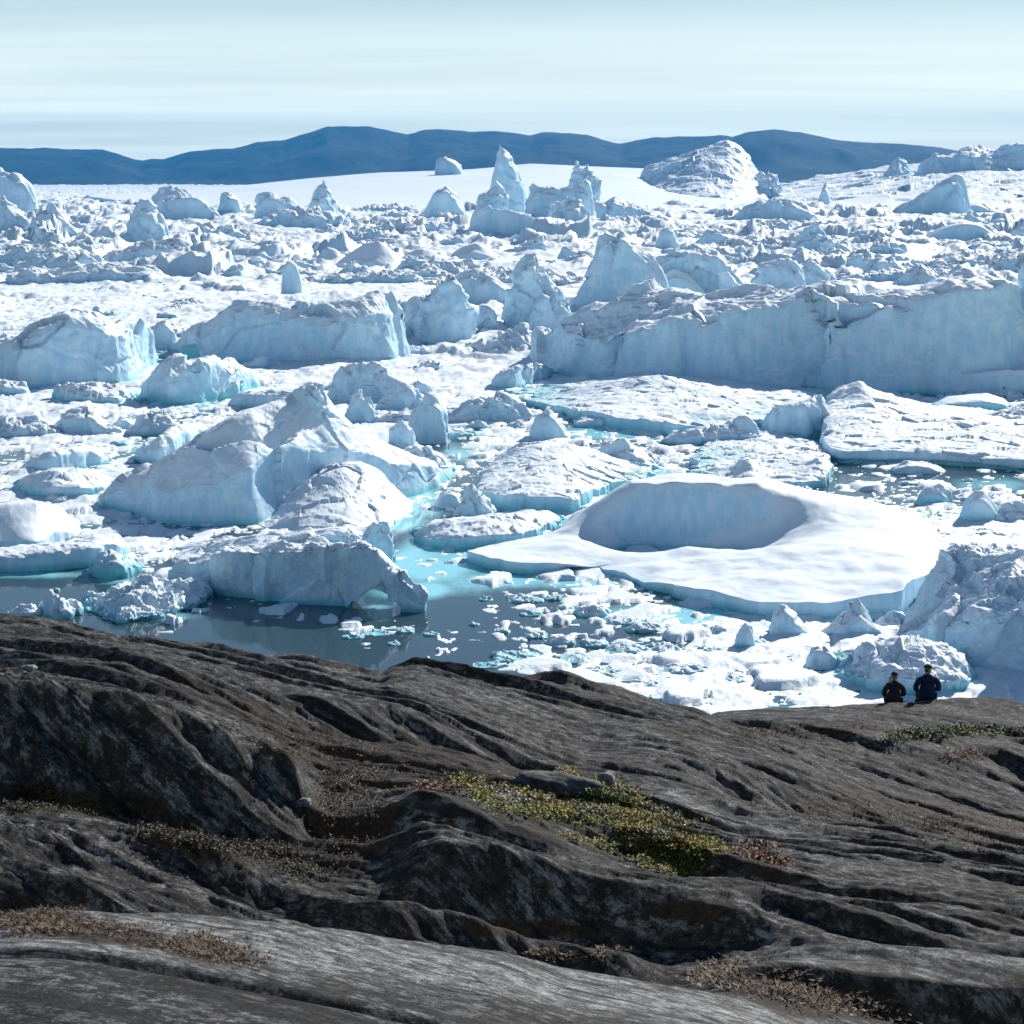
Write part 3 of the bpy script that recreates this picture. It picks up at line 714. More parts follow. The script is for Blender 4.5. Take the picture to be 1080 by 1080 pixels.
lump('snow covered floe behind the arched iceberg with a grey wrinkled top', 186, 412, [(186, 602), (240, 612), (320, 618), (412, 612)], [(186, 580), (230, 571), (280, 564), (330, 560), (370, 556), (400, 552), (412, 566)],
     dr=.75, fw=.2, bw=.5, rb=.68, rough=.45, und=1.4, name='ice_floe', cat='ice floe')
lump('pale turquoise ice lump at the corner of the floe behind the arched iceberg', 382, 416, 612, [(382, 580), (388, 566), (398, 552), (410, 550), (416, 570)], dr=.7, fw=.8, bw=.7, rough=.7, teal=3)
lump('little frosty ice block sitting on the floe behind the arched iceberg', 340, 384, 604, [(340, 578), (350, 568), (362, 565), (376, 566), (384, 574)], fw=.6, bw=.5, rough=1.2, teal=1)
lump('thin crescent ice floe touching the calm turquoise water', 432, 596, [(432, 572), (450, 580), (500, 580), (560, 572), (596, 556)], [(432, 562), (460, 550), (500, 546), (545, 542), (580, 540), (596, 548)],
     dr=.7, fw=.6, bw=.4, rough=.45, teal=1.2, name='ice_floe', cat='ice floe')
lump('grey and white ice boulder pair on open water near the thin crescent floe', 476, 524, 545, [(476, 540), (486, 524), (497, 513), (508, 520), (524, 538)], dr=.8, fw=.6, bw=.6, rough=1.2, dirt=.4)
lump('dark sided rounded ice boulder next to the grey and white boulder pair', 458, 488, 536, [(458, 530), (464, 520), (474, 517), (482, 520), (488, 532)], dr=.7, fw=.85, bw=.7, rough=.5)

# ------------------------------------------------------------------ left middle floes
lump('long flat topped floe with blue shaded edge over dark turquoise water', -40, 138, [(-40, 606), (40, 603), (100, 598), (138, 588)],
     [(-40, 578), (20, 578), (60, 574), (100, 566), (125, 564), (138, 574)], dr=.4, fw=.9, bw=.6, rough=.4, teal=.8, res=1.2, name='ice_floe', cat='ice floe')
lump('broad snow white floe lying behind the long flat topped floe', -40, 86, [(-40, 584), (40, 580), (86, 566)], [(-40, 540), (10, 532), (40, 531), (66, 535), (80, 550), (86, 560)],
     dr=.9, fw=.25, bw=.5, rough=.25, name='ice_floe', cat='ice floe')
lump('rounded snow topped floe with turquoise underside, second of the stack beside the towering berg', 14, 126, [(14, 522), (60, 529), (126, 522)], [(14, 512), (26, 502), (50, 496), (85, 495), (112, 500), (126, 512)],
     dr=.8, fw=.6, bw=.5, rough=.35, teal=1.4, name='ice_floe', cat='ice floe')
lump('grey shaded sloping ice slab above the rounded snow topped floe', 18, 112, [(18, 500), (60, 499), (112, 490)], [(18, 496), (36, 482), (60, 472), (90, 470), (108, 474), (112, 484)], dr=.5, fw=.9, bw=.4, rough=.4, teal=.5, name='ice_floe', cat='ice floe')
lump('blue shaded round ended floe pointing at the towering slanted iceberg', 140, 234, [(140, 488), (170, 492), (234, 468)], [(140, 480), (152, 468), (172, 460), (186, 448), (210, 444), (234, 456)],
     dr=.6, fw=.75, bw=.4, rough=.4, teal=.8, name='ice_floe', cat='ice floe')
lump('small ribbed snow hump near the low rounded iceberg', 134, 204, 460, [(134, 454), (144, 442), (160, 436), (182, 440), (204, 450)], dr=.6, fw=.5, bw=.4, rough=.7, teal=.6)
lump('blue shaded blocky ice hump with snow tail among the floes', 54, 128, 458, [(54, 446), (66, 434), (85, 430), (100, 434), (112, 446), (128, 452)], dr=.6, fw=.75, bw=.4, rough=.8)
lump('wrinkled snow heap at the frame edge above the grey sloping slab', -30, 66, 462, [(-30, 440), (10, 440), (30, 438), (50, 446), (66, 454)], dr=.7, fw=.4, bw=.4, rough=1.3)
lump('lit lump of ice with turquoise hollow at the end of the long flat floe', 92, 152, [(92, 608), (125, 612), (152, 602)], [(92, 600), (104, 584), (118, 580), (134, 586), (152, 596)], dr=.7, fw=.55, bw=.5, rough=1.0, teal=2.2)
lump('frothy white ice heap with turquoise hollows on the calm water by the rock', 88, 223, [(88, 650), (120, 658), (180, 652), (223, 640)],
     [(88, 642), (104, 630), (125, 622), (148, 614), (162, 607), (172, 618), (190, 616), (208, 610), (218, 614), (223, 632)], dr=.9, fw=.22, bw=.4, rb=.55, rough=1.4, facet=.35, teal=.6, res=1.3)
lump('small white ice mound joined to the frothy heap by the rock', 40, 86, [(40, 650), (64, 656), (86, 648)], [(40, 644), (48, 632), (56, 624), (66, 630), (86, 640)], dr=.6, fw=.5, bw=.5, rough=1.2, teal=.7)
lump('low white ice shard beside the small mound by the rock', 4, 44, 652, [(4, 648), (20, 640), (34, 638), (44, 646)], dr=.7, fw=.4, bw=.4, rough=1.2, teal=.4)

# ------------------------------------------------------------------ the big flat berg and the near right
berg('iceberg', 'broad white iceberg like a snowfield with a blue shaded hollow under its rim', 'iceberg',
     [(514, 590, 10), (535, 601, 13), (580, 605, 13), (625, 604, 6), (680, 619, 6), (720, 634, 15), (780, 643, 16), (840, 650, 18), (900, 652, 22), (960, 642, 28), (995, 618, 30), (1008, 594, 18),
      (1000, 580, 10), (930, 562, 28), (860, 556, 38), (780, 553, 38), (700, 554, 38), (640, 560, 26), (580, 572, 10)],
     [(600, 578, 22), (622, 577.5, 30), (640, 577, 38), (662, 576.5, 49), (690, 576, 57), (725, 576, 58), (760, 576, 57), (800, 576, 53), (840, 575, 48), (880, 570, 45), (930, 570, 36), (965, 578, 26),
      (636, 580, 18), (655, 579.5, 7), (680, 579, 5), (705, 579, 8), (735, 579, 12), (770, 578.5, 18), (800, 578, 26), (830, 577.5, 34), (858, 577, 39), (885, 576, 39),
      (610, 588, 19), (635, 592, 15), (660, 592, 10), (690, 594, 11), (725, 596, 16), (760, 600, 20), (820, 606, 29), (880, 610, 35), (930, 606, 36), (560, 592, 14), (720, 612, 15), (780, 624, 20), (860, 634, 25), (930, 630, 29)],
     rough=.20, und=1.3, batter=.05, round_=.03, teal=.75, res=1.15, flute=.0, jag=1.7)
berg('iceberg', 'steep rough snow faced iceberg beside the two seated people, cut by the frame edge', 'iceberg',
     [(948, 668, 14), (965, 682, 22), (1000, 694, 40), (1040, 704, 60), (1080, 710, 80), (1140, 712, 100), (1180, 690, 90), (1160, 664, 70), (1080, 652, 66), (1020, 648, 60), (978, 650, 50), (955, 658, 20)],
     [(975, 664, 60), (985, 663, 82), (1000, 662, 90), (1030, 664, 90), (1060, 668, 90), (1100, 674, 92), (1000, 678, 66), (1040, 684, 76), (980, 675, 34)],
     rough=1.0, und=.5, batter=.28, round_=.2, facet=.45, res=1.2, flute=.3)
lump('rounded turquoise footed ice mound behind the two seated people', 872, 1040, [(872, 716), (910, 730), (960, 738), (1010, 736), (1040, 724)],
     [(872, 706), (890, 692), (910, 682), (940, 677), (970, 677), (995, 683), (1015, 694), (1030, 708), (1040, 718)], dr=.8, fw=.55, bw=.5, rough=.8, facet=.35, teal=1.2, res=1.2)
lump('grey shaded ice knob at the end of the mound behind the seated people', 850, 886, 706, [(850, 696), (853, 683), (862, 680), (878, 686), (886, 698)], fw=.85, bw=.6, rough=.6)
lump('small grey ice pyramid with rounded tip before the broad white iceberg', 812, 858, 672, [(812, 664), (815, 644), (824, 638), (836, 646), (848, 658), (858, 668)], dr=.8, fw=.8, bw=.6, rough=.45)
lump('larger pale ice pyramid between the rounded tip pyramid and the steep rough berg', 868, 930, 674, [(868, 666), (884, 648), (896, 634), (904, 631), (914, 642), (922, 656), (930, 668)], dr=.7, fw=.6, bw=.6, rough=.6)
lump('low snowy ice hump between the pale pyramid and the steep rough iceberg', 920, 962, 664, [(920, 658), (934, 648), (944, 644), (954, 650), (962, 660)], dr=.7, fw=.4, bw=.5, rough=.8)
lump('small upright ice lump with dark wet foot standing in the brash', 774, 797, 684, [(774, 678), (779, 664), (786, 656), (793, 660), (797, 676)], dr=.8, fw=.7, bw=.6, rough=.4, teal=.5)
lump('half round pale blue ice dome on the channel by the large snowy floe', 1011, 1056, 552, [(1011, 546), (1016, 528), (1026, 518), (1036, 517), (1048, 530), (1056, 544)], dr=.7, fw=.75, bw=.6, rough=.3, teal=1.2)
lump('snow tail beside the half round pale blue dome', 1044, 1100, 552, [(1044, 540), (1060, 532), (1080, 528), (1100, 532)], dr=.8, fw=.4, bw=.4, rough=.8)
lump('small white capped ice floe with blue underside on the dark channel', 966, 1004, 534, [(966, 528), (974, 514), (990, 510), (1004, 520)], dr=.9, fw=.6, bw=.5, rough=.5, teal=1.5, name='ice_floe', cat='ice floe')
lump('flat blue ice raft under the dark undercut edge of the large snowy floe', 940, 996, 500, [(940, 494), (955, 486), (980, 488), (996, 496)], dr=.8, fw=.8, bw=.6, rough=.4, name='ice_floe', cat='ice floe')

# ------------------------------------------------------------------ the arch cut through the front berg
def apply_mods(o):
    dg = bpy.context.evaluated_depsgraph_get(); dg.update()
    me = bpy.data.meshes.new_from_object(o.evaluated_get(dg), depsgraph=dg)
    o.modifiers.clear(); o.data = me
    return o
ARCH = bpy.data.objects['arched_iceberg']
ax, ay = water_pt(395, 640)
bm = bmesh.new(); bmesh.ops.create_icosphere(bm, subdivisions=5, radius=1)
for v in bm.verts:
    q = v.co.copy(); k = 1 + .34 * float(noise3(np.array([q.x * 2]), np.array([q.y * 2]), np.array([q.z * 2]), 5)[0])
    v.co = Vector((q.x * 2.6 * k, q.y * 11, q.z * 1.75 * k + .25 * q.x))
cut_me = bpy.data.meshes.new('cut'); bm.to_mesh(cut_me); bm.free()
cut = bpy.data.objects.new('cut', cut_me); COL.objects.link(cut); cut.location = (ax, ay + 1.0, -0.1)
md = ARCH.modifiers.new('b', 'BOOLEAN'); md.operation = 'DIFFERENCE'; md.object = cut; md.solver = 'EXACT'
old = ARCH.data; npoly = len(old.polygons)
apply_mods(ARCH)
if len(ARCH.data.polygons) < npoly * .5: ARCH.data = old
bpy.data.objects.remove(cut)

# ------------------------------------------------------------------ loose chunks and floes, each one its own object
DENS = np.array([
 (0,620,0),(150,690,0),(250,660,0),(350,680,0),(430,612,0),(470,600,0),(480,640,.10),(440,656,.22),(420,692,.0),(500,690,.22),
 (540,640,.3),(560,700,.5),(600,650,.38),(620,680,.48),(640,720,.85),(700,700,.95),(700,650,.62),(760,660,.88),(800,700,1),(900,700,1),(1000,740,1),
 (850,660,.95),(740,630,.5),(375,672,.42),(408,668,.42),(200,600,.25),(160,570,.85),(120,612,.05),(60,612,0),(180,555,.9),(230,575,.5),(300,560,.9),(30,615,0),(150,640,.05),
 (440,545,.12),(450,500,.3),(480,485,.12),(500,500,.3),(420,565,.1),(500,560,.8),(540,470,.7),(640,450,.45),(700,464,.35),(730,470,.6),(860,468,.25),
 (880,500,.15),(930,505,.18),(1000,505,.22),(1060,505,.28),(900,530,.6),(940,532,.35),(960,560,.85),(1000,560,.9),(1050,570,.95),(300,500,1),(100,540,.85),(90,570,.8),
 (140,545,.8),(110,482,.75),(100,425,.85),(180,432,.65),(180,470,.5),(250,400,.85),(350,400,.95),(500,400,1),(950,440,.7),(1000,432,.55),(230,300,1),(600,300,1),(900,300,1),
 (200,210,1),(800,210,1),(1000,230,1),(500,240,1),(700,440,.8),(800,490,.9),(620,500,.75),(400,450,.95),(560,610,.35),(510,610,.05),(530,660,.25)], float)
def density(px, py):
    n = 0; d = 0
    for x, y, v in DENS:
        w = 1 / ((px - x) ** 2 + (2.2 * (py - y)) ** 2 + 60) ** 1.5
        n = n + w * v; d = d + w
    return n / d

def in_berg(px, py):
    for o in OUTLINES:
        if bool(inside_poly(np.array([px]), np.array([py]), o)[0]): return True
    return False

def chunk(px, py, w, h, dr, name, label, cat, group, rough=1.0, facet=.3, fw=.7, dirt=0.0, teal=0.0, skew=0.0):
    k = 9; prof = []; sq = random.uniform(2.1, 3.2)
    form = 'floe' if cat == 'ice floe' else random.choice(('ridge', 'ridge', 'slab', 'wedge', 'wedge', 'hump') if w > 42 else ('slab', 'slab', 'wedge', 'wedge', 'hump', 'twin'))
    if form == 'ridge': k = 15; fw = random.uniform(.5, .9); ev = [random.uniform(.35, 1) for _ in range(k)]
    if form == 'slab': fw = random.uniform(.85, 1.0); sq = random.uniform(3, 5); h *= .8; tilt = random.uniform(-.5, .5)
    if form == 'wedge': fw = random.uniform(.7, .95); sq = 3; pk_ = random.choice((-1, 1)) * random.uniform(.35, .8)
    if form == 'hump': fw = random.uniform(.25, .7); h *= .75
    if form == 'twin': a1, a2 = random.uniform(-.7, -.2), random.uniform(.2, .7); h2 = random.uniform(.4, .9)
    for i in range(k):
        t = i / (k - 1) * 2 - 1
        if form == 'floe': e = 1 - abs(t) ** 5
        elif form == 'ridge': e = ev[i] * (1 - abs(t) ** 4)
        elif form == 'slab': e = (1 + tilt * t) * (1 - .5 * abs(t) ** 9) / (1 + abs(tilt))
        elif form == 'wedge': e = np.interp(t, [-1, pk_, 1], [.12, 1, .12]) if abs(pk_) < .99 else 1
        elif form == 'hump': e = math.sqrt(max(0, 1 - ((t - skew * .4) / (1 + abs(skew) * .4)) ** 2))
        elif form == 'twin': e = max(1 - abs(t - a1) * 1.7, h2 * (1 - abs(t - a2) * 1.9), .15)
        else: e = max(.1, 1 - abs((t - skew) / (1 + abs(skew))) ** random.uniform(.9, 1.6) * 1.1)
        prof.append((px + t * w / 2, py - h * (.10 + .90 * e) * random.uniform(.86, 1.06)))
    o, p = lump_spec(px - w / 2, px + w / 2, py, prof, dr, fw, random.uniform(.25, .7), random.uniform(.35, .6), sq, 14)
    return berg(name, label, cat, o, p, group=group, rough=rough, facet=facet, dirt=dirt, teal=teal, jag=1.3, res=1.0)

placed = []
def try_place(px, py, gap):
    if in_berg(px, py): return False
    for a, c, g in placed:
        if abs(a - px) < (g + gap) * .34 and abs(c - py) < min(4.5, (g + gap) * .07): return False
    placed.append((px, py, gap)); return True

cnt = 0
while cnt < 285:                                   # the far jumble
    py = 211 + (304 - 211) * random.random() ** 1.05; px = random.uniform(-25, 1105)
    sc = .55 + (py - 214) / 86 * .9
    w = random.choice((16, 22, 32, 46, 64, 84, 110)) * sc * random.uniform(.8, 1.2)
    if not try_place(px, py, w): continue
    h = (w * random.uniform(.25, .5) if w < 26 else random.uniform(7, 17) * sc * (w / 50) ** .35)
    chunk(px, py, w, h, random.uniform(.4, .8), 'ice_block', 'one of many small ice blocks jumbled in the far ice field below the hills', 'ice block',
          'ice blocks jumbled in the far field', rough=random.uniform(.6, 1.6), facet=random.choice((0, .2, .5)), fw=random.uniform(.5, .95),
          dirt=random.choice((0, 0, 0, .3, .6)), skew=random.uniform(-.5, .5))
    cnt += 1
cnt = 0
while cnt < 120:                                   # among the larger bergs
    py = random.uniform(302, 560); px = random.uniform(-20, 1100)
    if float(density(px, py)) < .4: continue
    w = random.choice((14, 20, 28, 38, 54, 70)) * random.uniform(.8, 1.25)
    if not try_place(px, py, w * 1.1): continue
    h = w * random.uniform(.2, .45) if w < 24 else random.uniform(7, 15)
    chunk(px, py, w, h, random.uniform(.6, 1.0), 'ice_chunk', 'one of the low white ice chunks frozen into the brash between the larger icebergs', 'ice chunk',
          'ice chunks between the large bergs', rough=random.uniform(.6, 1.6), facet=random.choice((0, .2, .5)), fw=random.uniform(.35, .8),
          teal=random.choice((0, .5, 1.0)), skew=random.uniform(-.5, .5))
    cnt += 1
FLOES = [(554,636,38,7),(588,634,30,6),(625,651,38,14),(655,660,36,9),(600,645,26,6),(565,674,26,8),(592,681,32,10),(626,683,34,9),(546,699,54,9),(680,668,40,12),
         (513,705,30,4),(660,690,44,10),(610,700,40,8),(700,690,40,10),(560,650,22,5),(530,668,18,4),(640,716,50,9),(720,712,56,10),(690,728,50,8),(770,722,46,9),(745,690,34,8),(820,706,40,8),(500,660,12,3),
         (396,671,30,4),(372,674,24,4),(424,668,26,4),(455,671,16,3),(415,681,12,2),(58,624,10,3),(512,634,14,3),(752,668,30,8),(800,682,26,7),(838,722,44,9),(720,668,26,7),
         (905,545,40,6),(930,556,50,8),(962,548,34,6),(1000,545,28,5),(985,568,46,7),(1040,566,50,8),(910,512,14,3),(960,512,16,3),(1020,508,12,3)]
for (px, py, w, h) in FLOES:
    if in_berg(px, py): continue
    placed.append((px, py, w))
    chunk(px, py, w, h, random.uniform(.7, 1.0), 'ice_floe', 'one of the small white ice floes drifting loose in the grey channel water', 'ice floe',
          'small floes drifting on the channel', rough=random.uniform(.9, 1.5), facet=.2, fw=.5, teal=.35)

# ------------------------------------------------------------------ brash ice between the bergs: countless
def brash_ice():
    cols = np.concatenate([np.arange(-620, -112, 5.0), np.linspace(-110, 1190, 760), np.arange(1194, 1710, 5.0)])
    d = [128.0]
    while d[-1] < 9000: d.append(d[-1] + max(.22, d[-1] * .0030))
    d = np.array(d)
    sl = (cols - 540) / F
    # columns are straight lines of sight on the water
    k = CP
    X = (sl[None, :] * d[:, None]) / 1.0
    Y = np.repeat(d[:, None], len(cols), 1)
    zc = -CAM_H
    # picture row of every water point
    depth = Y * CP - zc * SP * -1 if False else Y * CP + CAM_H * SP
    py = 540 - F * ((zc * CP + Y * SP) / depth)
    px = 540 + F * X / depth
    dens = density(px, py) + .22 * fbm2(X / 14, Y / 22, 3, 3) + .10 * fbm2(X / 3.5, Y / 5, 2, 4)
    dens = np.clip(dens - .10 * sstep(.45, .1, density(px, py)), 0, 1.2)
    far = sstep(250, 1400, Y)
    z = np.full(X.shape, -.5); rid = np.zeros(X.shape)
    wx = X + .5 * fbm2(X / 2.5, Y / 2.5, 2, 31); wy = Y + .5 * fbm2(X / 2.5, Y / 2.5, 2, 37)
    for s, amp, wgt, sd in ((4.5, .16, .55, 51), (1.9, .20, .85, 52), (.85, .22, .95, 53)):
        b1, b2, r, ox, oy = vor2(wx / s, wy / (s * 1.15), sd)
        e = np.clip((b2 - b1) * 4.5, 0, 1)
        on = (r < dens * wgt)
        hb = s * amp * (.25 + _hash((r * 1e6).astype(np.int64), (r * 3e6).astype(np.int64), 1, 2) ** 1.6)
        q = np.where(on & (e > .12), -.12 + hb * e ** .5 + (ox * (r - .5) + oy * (np.modf(r * 57)[0] - .5)) * s * .22, -.5)
        n = q > z; z = np.where(n, q, z); rid = np.where(n, np.modf(r * 91)[0], rid)
    # packed parts ride above the water as one rough sheet
    pack = sstep(.62, .98, dens)
    sheet = -.32 + pack * (.50 + .30 * fbm2(X / 6, Y / 6, 4, 61) + .18 * fbm2(X / 1.1, Y / 1.1, 3, 66))
    z = np.maximum(z, sheet)
    # rubble ridges grow with distance, where whole fields were pushed together
    rub = .15 + .85 * sstep(-.45, .15, fbm2(X / 60, Y / 110, 3, 79)); pack = pack * rub
    rg = ridged2(X / 26, Y / 34, 4, 71)
    z += pack * np.clip(rg - .62, 0, 1) * (2.0 + 7 * far)
    st = ridged2((X + .4 * Y) / 70, Y / 75, 4, 75)
    z += pack / rub * np.clip(st - .60, 0, 1) * 14 * far
    bb1, bb2, br, bx, by = vor2((X + 6 * fbm2(X / 15, Y / 15, 2, 9)) / 17, (Y + 6 * fbm2(X / 15, Y / 15, 2, 8)) / 24, 81)
    z += pack * np.clip((bb2 - bb1) * 3, 0, 1) * np.clip(br - .55, 0, 1) * (1.6 + 9 * far) * sstep(150, 420, Y) * (1 + .8 * bx + .7 * by) * .8
    for cx_, cy_, hgt, thr, sd in ((46, 80, 7.0, .60, 83), (21, 40, 3.6, .60, 87), (9, 16, 1.5, .62, 89)):
        wq = cx_ * .35 * fbm2(X / cx_ * 1.7, Y / cy_ * 1.7, 3, sd + 1)
        b1, b2, r, ox, oy = vor2((X + wq) / cx_, (Y - wq) / cy_, sd)
        hh = np.clip(r - thr, 0, 1) / (1 - thr) * hgt * (.25 + .75 * far) * sstep(95 * cx_, 45 * cx_, Y)
        r2 = np.modf(r * 917)[0]
        z += pack * sstep(240, 700, Y) * np.clip((b2 - b1) * 9, 0, 1) * hh * np.clip(.8 + 1.6 * ox * (r2 - .5) * 2 + .9 * oy, .1, 2)
    dirt = sstep(.30, .75, fbm2(X / 45, Y / 80, 4, 91)) * sstep(230, 420, Y) * .22
    gap = np.clip(1 - (z + .05) / .22, 0, 1) * sstep(1.15, .5, dens) * sstep(.15, .6, dens) * .8 + .5 * sstep(.4, .9, fbm2(X / 20, Y / 35, 3, 95)) * (1 - pack)
    V = np.stack([X, Y, z], -1).reshape(-1, 3)
    Q = grid_quads(*X.shape)
    zq = z.reshape(-1)[Q].max(1)
    Q = Q[zq > -.06]
    used = np.unique(Q); mp = np.full(len(V), -1, np.int64); mp[used] = np.arange(len(used))
    me = make_mesh('brash_ice', V[used], mp[Q], True)
    vattr(me, 'rid', rid.reshape(-1)[used]); vattr(me, 'gap', np.clip(gap, 0, 1).reshape(-1)[used]); vattr(me, 'dirt', dirt.reshape(-1)[used])
    o = link('brash_ice', me, MEL)
    return tag(o, 'broken white brash ice packed between the icebergs all over the fjord', 'brash ice', kind='stuff')
brash_ice()

# ------------------------------------------------------------------ water
def water():
    px = np.linspace(-700, 1780, 400)
    py = np.concatenate([np.linspace(190.2, 240, 60), np.linspace(240, 760, 420)[1:], np.linspace(760, 1500, 20)[1:]])
    PX, PY = np.meshgrid(px, py)
    X, Y = water_pt(PX, PY)
    sh = .28 * density(PX, PY)
    for cx, cy, rx, ry, s in ((462, 592, 52, 20, 1.0), (440, 623, 46, 9, .85), (500, 612, 46, 16, .55), (660, 455, 70, 8, .9), (866, 464, 24, 12, 1), (436, 530, 36, 18, .8), (420, 550, 30, 10, .9),
                              (490, 480, 36, 8, .6), (1050, 512, 70, 9, .5), (800, 650, 160, 13, .95), (620, 612, 90, 9, .9), (540, 612, 60, 8, .7), (20, 606, 120, 4, .5),
                              (120, 612, 40, 5, .5), (110, 528, 90, 6, .8), (180, 472, 46, 8, .8), (700, 500, 46, 9, .9), (200, 428, 70, 6, .8), (560, 548, 60, 8, .8), (1010, 430, 46, 6, 1),
                              (540, 545, 40, 8, .9), (398, 640, 18, 3, .55), (960, 545, 70, 10, .5), (180, 650, 30, 6, .5), (60, 640, 30, 6, .3), (370, 600, 40, 5, .6), (160, 545, 40, 5, .5)):
        sh = np.maximum(sh, s * np.exp(-(((PX - cx) / rx) ** 2 + ((PY - cy) / ry) ** 2) * .8))
    V = np.stack([X, Y, 0 * X], -1).reshape(-1, 3)
    me = make_mesh('water', V, grid_quads(*PX.shape)[:, ::-1], True)
    vattr(me, 'shallow', sh)
    return tag(link('water', me, WATER), 'still fjord water showing between the ice', kind='structure')
water()

# ------------------------------------------------------------------ hills across the fjord
def hills():
    sky = [(-600, 150), (-300, 146), (-120, 152), (0, 157), (60, 158), (108, 158), (122, 162), (142, 169), (150, 170), (160, 168), (172, 168), (200, 160), (225, 157), (245, 156), (270, 150), (300, 147), (330, 138), (345, 133),
           (390, 133), (415, 138), (430, 141), (445, 137), (465, 136), (500, 139), (522, 138), (545, 141), (560, 142), (572, 139), (600, 140), (620, 142), (635, 147), (655, 151), (670, 148), (690, 145), (730, 144), (760, 144),
           (772, 146), (785, 142), (815, 140), (845, 143), (880, 150), (915, 153), (960, 154), (985, 155), (1010, 159), (1040, 163), (1080, 166), (1200, 160), (1400, 150), (1700, 148)]
    px = np.arange(-600, 1690, 2.5)
    ys = np.interp(px, [p[0] for p in sky], [p[1] for p in sky])
    d = np.linspace(8600, 15500, 130)
    xr, yr, zr = ray(px, ys)
    dc = 11200
    zc = CAM_H + zr / yr * dc
    t = (d - 8600) / (dc - 8600)
    prof = np.where(t < 1, np.sin(np.clip(t, 0, 1) * math.pi / 2) ** 1.15, 1 - .9 * ((t - 1) / (t[-1] - 1)) ** 1.6)
    X = (xr / yr)[None, :] * d[:, None]; Y = np.repeat(d[:, None], len(px), 1)
    Z = zc[None, :] * prof[:, None]
    bump = np.sin(np.clip(t, 0, 1) * math.pi)[:, None]
    Z = Z + bump * (58 * fbm2(X / 700, Y / 1300, 6, 201)) + 4 * fbm2(X / 120, Y / 200, 3, 206)
    V = np.stack([X, Y, Z - 2], -1).reshape(-1, 3)
    me = make_mesh('hills', V, grid_quads(*X.shape), True)
    return tag(link('hills', me, HILL), 'long dark blue rounded hills on the far side of the icefjord', kind='structure')
hills()

